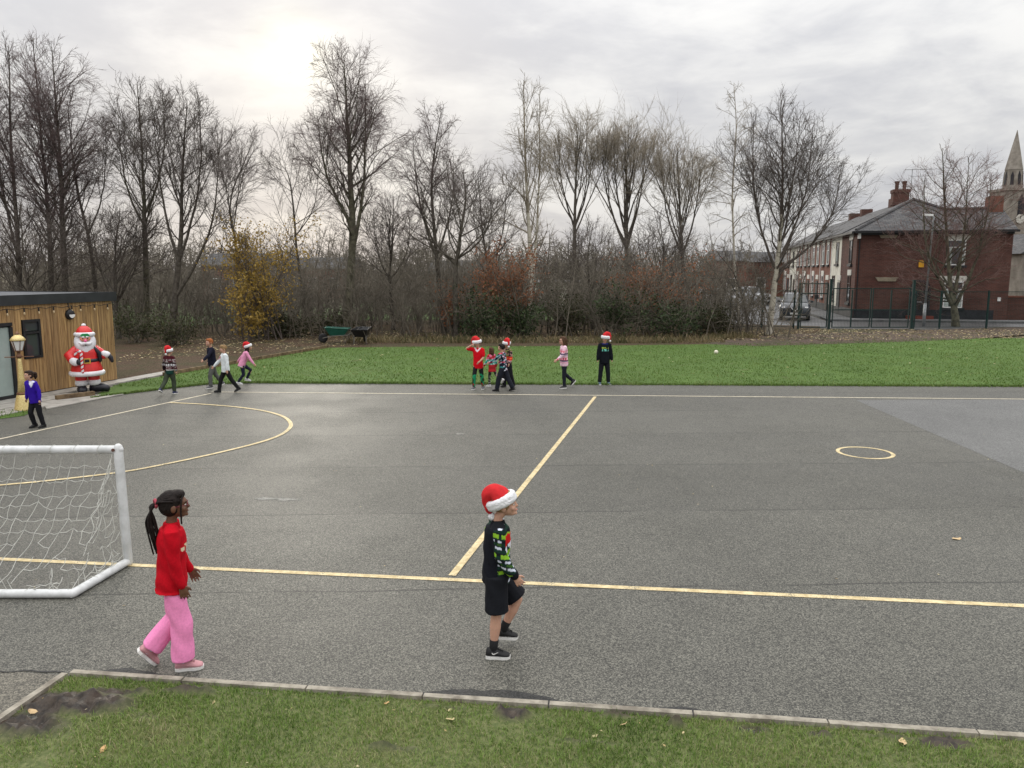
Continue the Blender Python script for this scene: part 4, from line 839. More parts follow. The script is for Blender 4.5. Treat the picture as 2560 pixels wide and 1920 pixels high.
# ---- thicket between and behind the trees: a mass of stems and twigs
def thicket(name,label,n,x0,x1,y0,y1,h0,h1,seed,m_,tw=.011,skip=None,nb=8,nt=4,lean=.26):
    rng=np.random.default_rng(seed); y=rng.uniform(y0,y1,n); x=rng.uniform(x0,x1,n)*y/y0
    if skip is not None: k=~skip(x,y); x,y=x[k],y[k]
    n=len(x); h=rng.uniform(h0,h1,n)*(.65+.7*vnoise(x*.25,y*.1,seed)); K=5; S=np.zeros((n,K+1,3)); S[:,0]=np.stack([x,y,np.full(n,-.03)],-1); d=np.stack([rng.normal(0,lean,n),rng.normal(0,lean,n),np.ones(n)],-1)
    for k in range(K): d[:,:2]+=rng.normal(0,.09,(n,2)); d/=np.linalg.norm(d,axis=1,keepdims=True); S[:,k+1]=S[:,k]+d*(h/K)[:,None]
    RR=np.stack([h*.006+tw,np.full(n,tw*.8)],-1)
    P1,L1,p1,_=spawn(rng,S,RR,nb,.08,1,50,16,lambda t,i:h[i]*.36*(1.1-.5*t),.4,2,.03,.2)
    P2,L2,p2,_=spawn(rng,P1,np.full((len(P1),2),.008),nt,.1,1,38,14,lambda t,i:L1[i]*.5,.4,1,.04,.16)
    V,Q=joinVQ([tubes(S,RR[:,0],RR[:,1],3),tubes(P1,np.full(len(P1),tw),np.full(len(P1),tw*.6),3),cones(P2,tw*.95)])
    return tag(link(name,mesh_np(name,V,Q),M[m_]),label=label,kind='stuff')
street=lambda x,y: x>12.5+(y-37)*.02+(y>44)*.0
thicket('thicket','tangle of thin bare stems between the trees',900,-22,13,35,47,2.0,4.2,71,'twigd',.009,street,9,5)
thicket('thicket','tangle of taller bare stems deeper in the wood',700,-27,12,44,62,3.,5.2,72,'twigd',.013,lambda x,y:x>13.5+(y-44)*.18,8,4)
thicket('far_wood','dark belt of far bare trees on the skyline',900,-75,48,95,150,4.2,7.4,73,'twigd',.045,lambda x,y:(x>.30*y)&(x<.335*y)&(y<100),7,4)
# ================================================================== FENCE, GATES, STREET THINGS
FY=40.9
def fx(px): return at(px,800,FY).x
def fz(py): return at(1280,py,FY).z
def panel(mb_root,x0,x1,zt,zb=.06,step=.075,hs=.3,frame=.05,name='frame'):
    f=MB(); t=frame
    f.box(((x0+x1)/2,0,zt-t/2),(x1-x0,t,t)); f.box(((x0+x1)/2,0,zb+t/2),(x1-x0,t,t)); f.box((x0+t/2,0,(zt+zb)/2),(t,t,zt-zb-2*t)); f.box((x1-t/2,0,(zt+zb)/2),(t,t,zt-zb-2*t))
    f.build(name,M['green'],mb_root)
    w_=MB(); x=x0+t+step/2
    while x<x1-t: w_.box((x,.004,(zt+zb)/2),(.006,.006,zt-zb-2*t)); x+=step
    z=zb+hs
    while z<zt-t: w_.box(((x0+x1)/2,-.004,z),(x1-x0-2*t,.007,.007)); z+=hs
    w_.build('wire_mesh',M['green'],mb_root)
zx=lambda v:1900+v/3.3515
X=lambda v: fx(zx(v))
zd=fz(720); zp=fz(708)
PG=empty('pedestrian_gate',(X(335),FY,0),label='single green mesh gate left of the double gates',cat='gate'); panel(PG,0,X(562)-X(335),zp); MB().box(((X(562)-X(335))/2,0,fz(734)),(X(562)-X(335)-.1,.05,.06)).build('cross_rail',M['green'],PG); MB().box((.55*(X(562)-X(335)),-.05,fz(742)),(.18,.1,.2)).build('lock',M['black'],PG)
for (a,b_,lb) in ((600,925,'left leaf of the green double mesh gates'),(930,1250,'right leaf of the green double mesh gates')):
    DG=empty('gate_leaf',(X(a),FY,0),label=lb,cat='gate',group='double gates'); L=X(b_)-X(a)-.03; panel(DG,0,L,zd); MB().box((L/2,0,zd/2),(.06,.055,zd-.2)).build('stile',M['green'],DG); MB().box((L/2,-.002,1.0),(L-.12,.04,.045)).build('cross_rail',M['green'],DG)
for (a,hh,wd,lb) in ((320,2.35,.09,'green gate post left of the single gate'),(577,2.55,.11,'thick green gate post between single gate and double gates'),(1268,2.5,.12,'thick green gate post right of the double gates')):
    PO=empty('gate_post',(X(a),FY-.02,0),label=lb,cat='post',group='gate posts'); MB().box((0,0,hh/2),(wd,wd,hh)).build('shaft',M['green'],PO); MB().box((0,0,hh+.02),(wd+.03,wd+.03,.04)).build('cap',M['green'],PO)
    for hz in (.4,1.8): MB().box((wd*.7,-.03,hz),(.08,.06,.1)).build('hinge',M['black'],PO)
FN=empty('mesh_fence',(X(1290),FY,0),label='green wire mesh fence running right from the double gates to the frame edge',cat='fence')
xs=[X(v)-X(1290) for v in (1290,1505,1900,2300,2700)]
for i in range(4): panel(FN,xs[i]+.03,xs[i+1]-.03,1.95,.08,.075,.3,.025,'panel_frame')
for q in xs: MB().box((q,0,1.0),(.06,.06,2.0)).build('post',M['green'],FN)
FL=empty('mesh_fence',(fx(1830),FY+.3,0),label='green wire mesh fence left of the single gate behind the silver birch',cat='fence')
L=X(320)-fx(1830)-.1
for i in range(2): panel(FL,i*L/2,(i+1)*L/2-.05,2.0,.08,.075,.3,.03,'panel_frame')
for i in range(3): MB().box((i*L/2-.02,0,1.02),(.06,.06,2.05)).build('post',M['green'],FL)
# street lamp
lb_=G(2309,815.5); SLM=empty('street_lamp',lb_,0,label='grey steel street lamp standing in front of the corner house',cat='street lamp'); hz=at(2325,538,lb_.y).z
MB().tube([(0,0,0),(0,0,1.25)],.085,10).build('base',M['lampgrey'],SLM,True); MB().tube([(0,0,1.2),(.10,0,hz-.35),(.12,0,hz-.1)],[.055,.04,.04],10).build('column',M['lampgrey'],SLM,True)
MB().tube([(.12,0,hz-.12),(-.05,0,hz-.02)],.03,8).build('arm',M['lampgrey'],SLM); MB().loft([[Vector((.05-.0*k,y,z)) for y,z in ((-.09,hz-.06),(.09,hz-.06),(.07,hz+.05),(-.07,hz+.05))] for k in (0,)]+[[Vector((-.48,y,z)) for y,z in ((-.1,hz-.03),(.1,hz-.03),(.06,hz+.08),(-.06,hz+.08))]]).build('lantern',M['opal'],SLM)
# cars
def car(label,loc,yaw,c,name='parked_car',suv=True):
    CA=empty(name,loc,yaw,label=label,cat='car',group='cars parked in the street')
    pm,N,b=newmat('car_paint'); setb(b,N,c,.18,.6); b.inputs['Coat Weight'].default_value=.5
    # local: forward -y (front at y=-2.2)
    def sec(y,w_,z0,zs,zt,wt): return [Vector(p) for p in ((-w_,y,z0),(-w_*1.02,y,zs*.55+z0*.45),(-w_,y,zs),(-wt,y,zt),(wt,y,zt),(w_,y,zs),(w_*1.02,y,zs*.55+z0*.45),(w_,y,z0))]
    body=MB(); body.loft([sec(-2.2,.72,.38,.70,.74,.62),sec(-2.1,.84,.28,.85,.93,.70),sec(-1.6,.90,.26,.98,1.04,.78),sec(-1.0,.91,.26,1.02,1.09,.80),sec(.2,.91,.26,1.03,1.08,.8),sec(1.6,.90,.28,1.04,1.09,.8),sec(2.1,.86,.32,1.0,1.06,.74),sec(2.2,.78,.42,.92,.98,.66)]); body.build('body',pm,CA,True)
    cab=MB(); cab.loft([sec(-1.05,.80,1.02,1.06,1.08,.74),sec(-.35,.80,1.02,1.15,1.60,.60),sec(.5,.80,1.02,1.15,1.66,.62),sec(1.5,.79,1.02,1.15,1.62,.6),sec(2.05,.76,1.0,1.1,1.14,.66)]); cab.build('cabin',pm,CA,True)
    gl=MB(); gl.poly([(-.70,-1.0,1.10),(.70,-1.0,1.10),(.57,-.40,1.58),(-.57,-.40,1.58)]); wsn=gl.build('windscreen',M['glass'],CA); wsn.location=(0,-.035,.012)
    for s in (-1,1):
        MB().prism([(s*.80,-.55,1.14),(s*.80,1.55,1.14),(s*.63,1.35,1.56),(s*.63,-.25,1.56)],(s*.02,0,0)).build('side_window',M['glass'],CA)
        MB().ell((s*.63,-2.08,.78),(.2,.10,.09)).build('headlight',M['opal'],CA,True)
        MB().box((s*.98,-.75,1.12),(.16,.1,.13)).build('mirror',pm,CA)
        for y in (-1.4,1.35):
            rt=Matrix.Rotation(R(90),3,'Y'); wh=MB(); wh.lathe([(.20,-.1),(.33,-.1),(.345,-.05),(.345,.05),(.33,.1),(.2,.1)],16,(s*.80,y,.345),0,rt); t_=wh.build('wheel',M['black'],CA,True); MB().lathe([(.02,-.11),(.2,-.105),(.2,.105),(.02,.11)],10,(s*.80,y,.345),0,rt).build('rim',M['lampgrey'],t_)
    MB().box((0,-2.17,.66),(.9,.10,.22)).build('grille',M['black'],CA); v=MB(); v.span((-.22,-2.235,.8),(-.02,-2.235,.58),.02,.05); v.span((.22,-2.235,.8),(.02,-2.235,.58),.02,.05); v.build('grille_bar',M['upvc'],CA)
    MB().box((0,-2.2,.43),(.52,.05,.11)).build('number_plate',M['upvc'],CA); MB().box((0,-2.1,.33),(1.5,.2,.14)).build('bumper',M['black'],CA)
    return CA
cp=at(1990,775,50); car('dark grey car parked nose on behind the single green gate',(cp.x,50.2,-.01),R(-20),(.035,.04,.05))
cp=at(1800,760,66); car('white car glimpsed through the saplings left of the silver birch',(cp.x,66,-.01),R(60),(.6,.6,.6))
cp=at(1876,760,72); car('pale silver car in the street between sapling and silver birch trunk',(cp.x,72,-.01),R(20),(.4,.41,.42))
# wheelbarrows
M['bgreen']=mat('barrow_green',(.012,.085,.06),.45,.15); M['bblack']=mat('barrow_black',(.015,.015,.016),.5,.2); M['steel']=mat('barrow_frame_steel',(.16,.15,.13),.5,.2)
def barrow(label,loc,yaw,bm,fm):
    B_=empty('wheelbarrow',loc,yaw,label=label,cat='wheelbarrow',group='wheelbarrows by the wood')
    r0=[(-.5,-.30,.66),(.5,-.34,.60),(.5,.34,.60),(-.5,.30,.66)]; r1=[(-.28,-.2,.32),(.28,-.22,.30),(.28,.22,.30),(-.28,.2,.32)]
    t=MB(); t.loft([[Vector(p) for p in r1],[Vector(p) for p in r0],[Vector((p[0]*.94,p[1]*.92,p[2]-.01)) for p in r0],[Vector((p[0]*.92,p[1]*.9,p[2]+.03)) for p in r1]]); t.build('tray',bm,B_)
    MB().tube([Vector(p) for p in r0]+[Vector(r0[0])],.018,6).build('tray_rim',bm,B_)
    for s in(-1,1):
        MB().tube([(-.62,s*.05,.2),(-.2,s*.22,.30),(.45,s*.26,.34),(.95,s*.28,.62)],.018,6).build('handle',fm,B_); MB().tube([(.25,s*.24,.32),(.34,s*.26,0.0),(.46,s*.26,.34)],.016,6).build('leg',fm,B_)
        MB().tube([(.93,s*.278,.61),(1.05,s*.285,.67)],.024,6).build('grip',M['bblack'],B_)
    rx=Matrix.Rotation(R(90),3,'X'); wz_=MB(); wz_.lathe([(.12,-.04),(.19,-.04),(.2,0),(.19,.04),(.12,.04)],16,(-.62,0,.2),0,rx); wq=wz_.build('wheel',M['bblack'],B_,True); MB().lathe([(.02,-.03),(.12,-.02),(.12,.02),(.02,.03)],10,(-.62,0,.2),0,rx).build('rim',fm,wq)
barrow('green wheelbarrow standing sideways at the wood edge',G(845,857),R(3),M['bgreen'],M['steel'])
barrow('black wheelbarrow seen end on beside the green wheelbarrow',G(905,859),R(-92),M['bblack'],M['steel'])
# ball
m,N,b=newmat('ball_white'); setb(b,N,(.72,.68,.55),.4,.4); M['ball']=m; M['ballp']=mat('ball_panel_grey',(.5,.47,.36),.4,.1)
gb=G(1790,886); BA=empty('ball',gb,label='small pale ball lying alone on the far lawn',cat='ball'); MB().ell((0,0,.085),.075,None,20,14).build('shell',M['ball'],BA,True)
for k in range(3): rt=Matrix.Rotation(R(60*k),3,'X')@Matrix.Rotation(R(20),3,'Z'); MB().tube([Vector((0,0,.085))+rt@Vector((.0745*math.cos(a),.0745*math.sin(a),0)) for a in [2*math.pi*i/24 for i in range(25)]],.002,4).build('seam',M['ballp'],BA)
# ---- goal
M['gwhite']=mat('goal_white_plastic',(.50,.51,.50),.4,c2=(.68,.69,.69),scale=7,spec=.5,bs=.05); M['rope']=mat('net_rope',(.50,.50,.46),.8,.2,scale=20)
g0=G(321,1412); gb_=G(183,1494); GO=empty('football_goal',g0,0,label='white football goal with torn white net at the left edge',cat='goal')
gh=at(290,1120,g0.y).z; rr=.04; dep=g0.y-gb_.y; xb=gb_.x-g0.x; WL_=-3.3; cbx=at(290,1120,g0.y).x-g0.x
sl_=.0   # crossbar runs level along -x
MB().tube([(0,0,.03),(cbx+.02,0,gh)],.045,12,round=True).build('post',M['gwhite'],GO,True)
MB().tube([(cbx+.03,0,gh-.015),(WL_,-.02,gh-.02)],.042,12,round=True).build('crossbar',M['gwhite'],GO,True)
MB().tube([(0,0,.04),(xb,-dep,.04)],.04,12,round=True).build('side_bar',M['gwhite'],GO,True)
MB().tube([(xb,-dep,.04),(WL_,-dep-.02,.04)],.04,12,round=True).build('back_bar',M['gwhite'],GO,True)
MB().tube([(WL_,-.02,gh-.02),(WL_,-.02,.04),(WL_,-dep-.02,.04)],.04,12,round=True).build('post',M['gwhite'],GO,True)
mbv=MB(); mbv.lathe([(.016,0),(.016,.01)],10,(cbx-.005,-.047,gh-.01),0,Matrix.Rotation(R(90),3,'X')); mbv.build('bolt_cap',M['terracotta'],GO)
rg=random.Random(11)
def netpt(u,v):   # u metres along from the right end, v 0 top..1 bottom
    sag=math.sin(math.pi*v)*.16*(.7+.5*math.sin(u*1.7+1)); x=cbx-.05-u-.30*v*(1)+ (xb-cbx+.02)*v*0
    y=-dep*v**1.25*(1)+0; z=gh-.05-(gh-.09)*v
    return Vector((x,y+sag*.5-.02,z-sag*.55))
nx,nv=27,11; nj={}
for i in range(-3,nx):
    for j in range(nv+1):
        nj[i,j]=netpt(i*.118,j/nv)+Vector((rg.gauss(0,.013),rg.gauss(0,.02),rg.gauss(0,.014)))*(1 if 0<j<nv else .2)
net=MB(); RR_=.0030
ok=lambda p: p.x<xb*min(1.,max(.0,(gh-p.z)/gh))*.9+.02-.02
def rope(a,b_,sg=.012):
    m_=(a+b_)/2+Vector((rg.gauss(0,.005),rg.gauss(0,.005),-sg)); net.tube([a,m_,b_],RR_,4)
for i in range(-3,nx):
    for j in range(nv):
        a,b_=nj[i,j],nj[i,j+1]
        torn=(a.x>-.75 and j>=7)
        if ok(a) and ok(b_) and not(torn and rg.random()<.55): rope(a,b_,.004)
for i in range(-3,nx-1):
    for j in range(1,nv+1):
        a,b_=nj[i,j],nj[i+1,j]
        if j==nv and rg.random()<.5: continue
        torn=(a.x>-.8 and j>=7)
        if ok(a) and ok(b_) and not(torn and rg.random()<.6): rope(a,b_,.02)
net.build('net',M['rope'],GO)['kind']='stuff'; 
# side net: loose, sagging towards the post
net=MB(); sj={}
for i in range(6):
    for j in range(nv+1):
        v=j/nv; t=i/5.; top=Vector((cbx-.02,-.03,gh-.06)); zz_=gh-.05-(gh-.1)*v
        yb_=-dep*(v**1.1); xb_=cbx*(1-v)+xb*v*1.0
        sj[i,j]=Vector((cbx*(1-v)*(1-t)+xb_*t-.02-.05*math.sin(t*3.1),yb_*t-.03,zz_-.10*math.sin(t*3.1)*(1-.3*v)))+Vector((rg.gauss(0,.018),rg.gauss(0,.018),rg.gauss(0,.022)))
for i in range(6):
    for j in range(nv):
        if rg.random()<(.88 if j<7 else .5): rope(sj[i,j],sj[i,j+1],.01)
for i in range(5):
    for j in range(1,nv+1):
        if rg.random()<(.8 if j<7 else .45): rope(sj[i,j],sj[i+1,j],.03)
for k in range(26):     # torn ends hanging and lying in tufts
    t=rg.random(); p=Vector((xb*t-.02 if k%2 else xb-rg.uniform(0,.9),-dep*t if k%2 else -dep,.08)); q=p+Vector((rg.gauss(0,.06),rg.gauss(0,.05),rg.uniform(.02,.22))); net.tube([p,(p+q)/2+Vector((rg.gauss(0,.03),0,.02)),q],RR_*1.2,4)
net.build('side_net',M['rope'],GO)['kind']='stuff'
lc=MB(); 
for k in range(14): x=cbx-.15-k*.235; lc.tube([Vector((x+.048*math.cos(a)*.3,.0+.048*math.cos(a),gh-.018+.048*math.sin(a))) for a in [2*math.pi*i/10 for i in range(11)]],.003,4)
lc.build('net_ties',M['rope'],GO)
# ---- gold lamp decoration
M['gold']=mat('glitter_gold',(.52,.38,.12),.35,c2=(.80,.66,.33),scale=70,spec=.5,metal=.25); M['bronze']=mat('bronze_trim',(.16,.08,.045),.45,.2,metal=.3)
gl_=G(60,1026); gl_.z=0; GL=empty('lamp_post_decoration',gl_,R(20),label='gold Christmas lamp post with flared base and lantern beside the hut window',cat='lamp post'); gz=at(57,828,gl_.y).z; sc1=gz/1.70
def P_(l): return [(r_*sc1*.88,z_*sc1) for r_,z_ in l]
MB().lathe(P_([(.21,0),(.20,.04),(.17,.18),(.14,.30),(.125,.34),(.12,.345)]),20).build('base',M['gold'],GL,True)
MB().lathe(P_([(.11,.34),(.125,.36),(.125,.38),(.10,.40)]),20).build('collar',M['bronze'],GL,True)
MB().lathe(P_([(.10,.39),(.07,.7),(.045,1.05),(.035,1.14)]),16).build('column',M['gold'],GL,True)
MB().lathe(P_([(.05,1.13),(.065,1.16),(.05,1.2),(.03,1.21),(.04,1.27),(.07,1.28)]),16).build('collar',M['bronze'],GL,True)
MB().tube([Vector((-.27,0,1.155))*sc1,Vector((.27,0,1.155))*sc1],.011,6).build('ladder_bar',M['bronze'],GL)
ln_=MB(); 
for k in range(6):
    a=R(60*k); ln_.tube([Vector((.075*math.cos(a),.075*math.sin(a),1.28))*sc1,Vector((.14*math.cos(a),.14*math.sin(a),1.51))*sc1],.009,5)
for z_,r_ in((1.285,.078),(1.505,.14)): ln_.tube([Vector((r_*math.cos(R(60*k)),r_*math.sin(R(60*k)),z_))*sc1 for k in range(7)],.011,5)
ln_.build('lantern_frame',M['bronze'],GL)
MB().loft([[Vector((r_*math.cos(R(60*k)),r_*math.sin(R(60*k)),z_))*sc1 for k in range(6)] for r_,z_ in ((.07,1.29),(.132,1.5))]).build('lantern_glass',M['opal'],GL)
MB().lathe(P_([(.16,1.50),(.17,1.52),(.13,1.57),(.06,1.62),(.05,1.63)]),18).build('lantern_roof',M['gold'],GL,True); MB().lathe(P_([(.05,1.625),(.06,1.64),(.03,1.66),(.012,1.70)]),10).build('finial',M['bronze'],GL,True)
# ---- inflatable figure
def nylon(n,c): return mat(n,c,.38,.10,scale=6,spec=.5,bs=.25,bsc=9)
M['nred']=nylon('inflatable_red_nylon',(.62,.022,.022)); M['nwhite']=nylon('inflatable_white_nylon',(.74,.73,.76)); M['nblack']=nylon('inflatable_black_nylon',(.012,.012,.02)); M['nskin']=nylon('inflatable_skin_nylon',(.66,.27,.17)); M['npink']=nylon('inflatable_pink_nylon',(.8,.13,.3)); M['ngreen']=nylon('inflatable_green_nylon',(.02,.25,.07)); M['ngold']=nylon('inflatable_gold_nylon',(.6,.36,.06))
sp_=G(222,983); SA=empty('inflatable_figure',sp_,yawf(.50,-.80),label='inflatable red suited white bearded Christmas figure holding a candy cane',cat='inflatable'); k_=at(222,812,sp_.y).z/1.70
SA.scale=(k_*.9,k_*.9,k_)
# local: +y is its front; +x its right (image left)
for s in(-1,1): MB().lathe([(.125,.24),(.14,.30),(.15,.42),(.14,.55)],16,(s*.155,0,0)).build('trouser_leg',M['nred'],SA,True); MB().lathe([(.12,.2),(.155,.22),(.165,.27),(.155,.33),(.12,.35)],16,(s*.155,.0,0)).build('leg_cuff',M['nwhite'],SA,True)
MB().loft([[Vector((.155+rx*math.cos(a),y+0*rx,.0+z+rz*math.sin(a))) for a in [2*math.pi*i/12 for i in range(12)]] for y,rx,rz,z in((-.13,.05,.05,.09),(-.09,.12,.10,.11),(.05,.13,.11,.12),(.16,.12,.09,.10),(.22,.06,.05,.08))]).build('boot',M['nblack'],SA,True)
bt=MB(); rt=Matrix.Rotation(R(72),3,'Z'); bt.loft([[Vector((-.155,0,0))+rt@Vector((rx*math.cos(a),y,z+rz*math.sin(a))) for a in [2*math.pi*i/12 for i in range(12)]] for y,rx,rz,z in((-.13,.05,.05,.1),(-.1,.12,.11,.13),(.08,.13,.12,.14),(.24,.12,.10,.13),(.34,.09,.09,.11),(.38,.04,.04,.10))]); bt.build('boot',M['nblack'],SA,True)
MB().lathe([(.30,.50),(.40,.52),(.39,.62),(.33,.80),(.30,.92),(.31,1.02),(.28,1.12),(.15,1.2)],24).build('coat',M['nred'],SA,True)
MB().tube([Vector((.39*math.cos(a),.39*math.sin(a),.515)) for a in [2*math.pi*i/28 for i in range(29)]],.062,10).build('coat_hem',M['nwhite'],SA,True)
MB().lathe([(.315,.79),(.338,.80),(.328,.87),(.308,.875)],24).build('belt',M['nblack'],SA,True)
bk=MB(); [bk.box((x,.345,z),(sx,.03,sz)) for x,z,sx,sz in((0,.885,.16,.025),(0,.785,.16,.025),(.07,.835,.025,.08),(-.07,.835,.025,.08))]; bk.build('buckle',M['ngold'],SA)
MB().tube([(.22,0,1.08),(.40,.06,.94),(.33,.22,.83)],[.13,.14,.10],12,round=True).build('arm',M['nred'],SA,True); MB().tube([(.34,.22,.84),(.27,.30,.82)],[.095,.10],12,round=True).build('cuff',M['nwhite'],SA,True)
mt=MB(); mt.ell((.17,.37,.82),(.10,.075,.085)); mt.ell((.16,.40,.90),(.035,.035,.06)); mt.build('mitten',M['nblack'],SA,True)
MB().tube([(-.22,0,1.08),(-.38,.02,1.0),(-.42,.08,.92)],[.12,.10,.085],12,round=True).build('arm',M['nred'],SA,True); MB().tube([(-.43,.09,.97),(-.52,.12,.95)],[.085,.08],12,round=True).build('cuff',M['nwhite'],SA,True); MB().tube([(-.53,.12,.95),(-.60,.14,.86),(-.62,.15,.79)],[.065,.06,.045],10,round=True).build('mitten',M['nblack'],SA,True)
MB().tube([(-.20,.16,1.14),(-.31,.16,1.0),(-.33,.14,.82)],[.05,.06,.05],8,round=True).build('sack_strap',M['nblack'],SA,True)
cn=MB(); cpts=[Vector((.13,.42,.58)),Vector((.13,.43,.75)),Vector((.13,.44,.95)),Vector((.14,.44,1.05)),Vector((.19,.43,1.10)),Vector((.24,.41,1.08)),Vector((.27,.39,1.0))]; cpts=crom(cpts,5)
m,N,b=newmat('candy_cane_stripe'); tc=N.n('ShaderNodeTexCoord'); s_=N.n('ShaderNodeSeparateXYZ'); N.link(tc.outputs['Object'],s_.inputs[0]); st_=N.math('GREATER_THAN',N.math('SINE',N.math('MULTIPLY',N.math('ADD',s_.outputs[2],N.math('MULTIPLY',s_.outputs[0],.6)),62.)),.1); setb(b,N,N.mix(st_,(.75,.74,.76),(.65,.03,.05)),.4,.4); M['cane']=m
cn.tube(cpts,.035,10,round=True); cn.build('candy_cane',M['cane'],SA,True)
hz_=1.30
MB().ell((0,0,hz_),(.23,.20,.23),None,20,14).build('head',M['nskin'],SA,True)
bd=MB(); bd.loft([[Vector((x*w_,.10+d_*math.sqrt(max(0,1-x*x)),z)) for x in [-1,-.8,-.5,-.2,0,.2,.5,.8,1]]+[Vector((x*w_,.06,z)) for x in[1,0,-1]] for z,w_,d_ in((.93,.02,.16),(.98,.09,.19),(1.05,.17,.2),(1.14,.235,.2),(1.22,.262,.18),(1.30,.268,.12),(1.38,.25,.07),(1.43,.22,.04))]); bd.build('beard',M['nwhite'],SA,True)
MB().ell((0,.235,1.375),(.135,.055,.075),None,16,10).build('face',M['nskin'],SA,True)
for s in(-1,1): MB().tube([(s*.01,.31,1.265),(s*.09,.31,1.25),(s*.155,.27,1.285)],[.04,.045,.02],10,round=True).build('moustache',M['nwhite'],SA,True); MB().tube([(s*.03,.285,1.415),(s*.10,.27,1.43)],[.02,.015],8,round=True).build('eyebrow',M['nwhite'],SA,True); MB().ell((s*.06,.287,1.38),(.016,.01,.016),None,8,6).build('eye',M['nblack'],SA,True)
MB().ell((0,.31,1.325),(.04,.04,.038),None,12,8).build('nose',M['npink'],SA,True); MB().ell((0,.335,1.225),(.03,.015,.012),None,8,6).build('mouth',M['nblack'],SA,True)
MB().tube([Vector((.21*math.cos(a),.20*math.sin(a)+.02,1.47)) for a in [2*math.pi*i/24 for i in range(25)]],.055,10).build('hat_trim',M['nwhite'],SA,True)
MB().lathe([(.215,1.47),(.205,1.53),(.16,1.61),(.09,1.665),(.03,1.68)],20,(0,.02,0)).build('hat',M['nred'],SA,True); MB().ell((0,.02,1.69),(.06,.06,.045),None,12,8).build('hat_pompom',M['nwhite'],SA,True)
for k,(ang_,s) in enumerate(((30,1),(150,1),(90,.8))):
    rt=Matrix.Rotation(R(ang_),3,'Y'); MB().prism([Vector((0,.275,1.50))+rt@Vector(p)*s for p in((0,0,0),(.05,0,-.03),(.11,0,-.025),(.13,0,0),(.11,0,.025),(.05,0,.03))],(0,.015,0)).build('holly_leaf',M['ngreen'],SA)
# ---- fallen leaves and litter
M['fleaf']=leafmat('fallen_leaf',[(.22,.15,.06),(.42,.33,.15),(.55,.48,.30),(.5,.25,.08)],.6,.0)
def leafmesh(seed):
    r=random.Random(seed); V=[];n=9
    for i in range(n):
        a=2*math.pi*i/n; rr_=(.5+.25*math.cos(a*1)+.12*r.random()); V.append((rr_*math.cos(a),rr_*.62*math.sin(a),.10*math.cos(2*a)+.04*r.random()))
    V.append((0,0,-.03)); V.append((.95,.03,.03)); F_=[(i,(i+1)%n,n) for i in range(n)]+[(0,1,n+1)]
    me=bpy.data.meshes.new('fallen_leaf'); me.from_pydata(V,[],F_); me.materials.append(M['fleaf']); addcol(me,np.full(len(V),r.random())); return me
lms=[leafmesh(i) for i in range(5)]; rl=random.Random(2)
near=[(78,1791,.05,.03,'pale yellow leaf lying on the mud left of the verge corner'),(262,1884,.045,.03,'peach coloured leaf on the grass at the lower left'),(1130,1811,.05,.03,'pale leaf on the grass below the boy in shorts'),(1122,1787,.035,.02,'small tan leaf close to the edging below the boy in shorts'),(2255,1866,.07,.03,'cream curled leaf on the grass at the lower right'),(1563,1822,.045,.03,'yellow leaf standing up by the edging right of the boy'),(965,1768,.035,.02,'small pale leaf on the grass under the edging left of the boy'),(535,1768,.03,.02,'small pale leaf near the muddy corner right of the mud'),(1490,1850,.035,.02,'faint yellow leaf on the grass right of centre'),(2395,1348,.09,.006,'orange brown leaf flat on the asphalt at the right')]
for i,(px,py,s,z,lb) in enumerate(near):
    p=G(px,py); o=link('fallen_leaf',lms[i%5]); o.location=(p.x,p.y,z+.012 if py>1600 else .012); o.scale=(s,s,s); o.rotation_euler=(rl.uniform(-.5,.5) if py>1600 else 0,rl.uniform(-.5,.5) if py>1600 else 0,rl.uniform(0,6)); tag(o,lb,'leaf','fallen leaves')
rn3=np.random.default_rng(77)
def scatter(name,n,xs_,ys_,size,z,cond=None,label=None):
    x=rn3.uniform(*xs_,n); y=rn3.uniform(*ys_,n)
    if cond is not None: k=cond(x,y); x,y=x[k],y[k]
    n=len(x); a=rn3.uniform(0,6.28,n); s=size*rn3.uniform(.5,1.4,n); c,sn=np.cos(a)*s,np.sin(a)*s
    V=np.stack([np.stack([x-c,y-sn,np.full(n,z)],-1),np.stack([x+sn*.5,y-c*.5,z+s*.3],-1),np.stack([x+c,y+sn,np.full(n,z+.002)],-1),np.stack([x-sn*.5,y+c*.5,z+s*.15],-1)],1).reshape(-1,3)
    me=mesh_np(name,V,np.arange(n*4).reshape(-1,4)); addcol(me,np.repeat(rn3.uniform(0,.8,n),4)); return tag(link(name,me,M['fleaf']),label=label,kind='stuff')
scatter('leaf_litter_on_asphalt',150,(-8,14),(5.9,20),.014,.006,None,'tiny pale leaves scattered on the asphalt')
scatter('leaf_litter_on_lawn',150,(-9,22),(21,33),.04,.05,lambda x,y:inpoly(LAWN,x,y),'pale leaves scattered on the far lawn')
scatter('leaf_litter_on_verge',60,(-4,4),(3.6,5.3),.012,.04,lambda x,y:(mud(x,y)<2)&(((x-K.x)*dR.y-(y-K.y)*dR.x)>.1),'bits of leaf in the near grass')
scatter('leaf_litter_in_wood',9000,(-14,16),(24,40),.05,.0,lambda x,y:~inpoly(LAWN,x,y)&(y>33-(x<-5)*(-5-x)*.9),'brown leaf litter under the trees')
scatter('leaf_litter_by_gates',3500,(9,32),(33.5,40.6),.055,.02,lambda x,y:~inpoly(LAWN,x,y)|(y>34.5),'brown leaves and twigs on the bare soil before the gates')
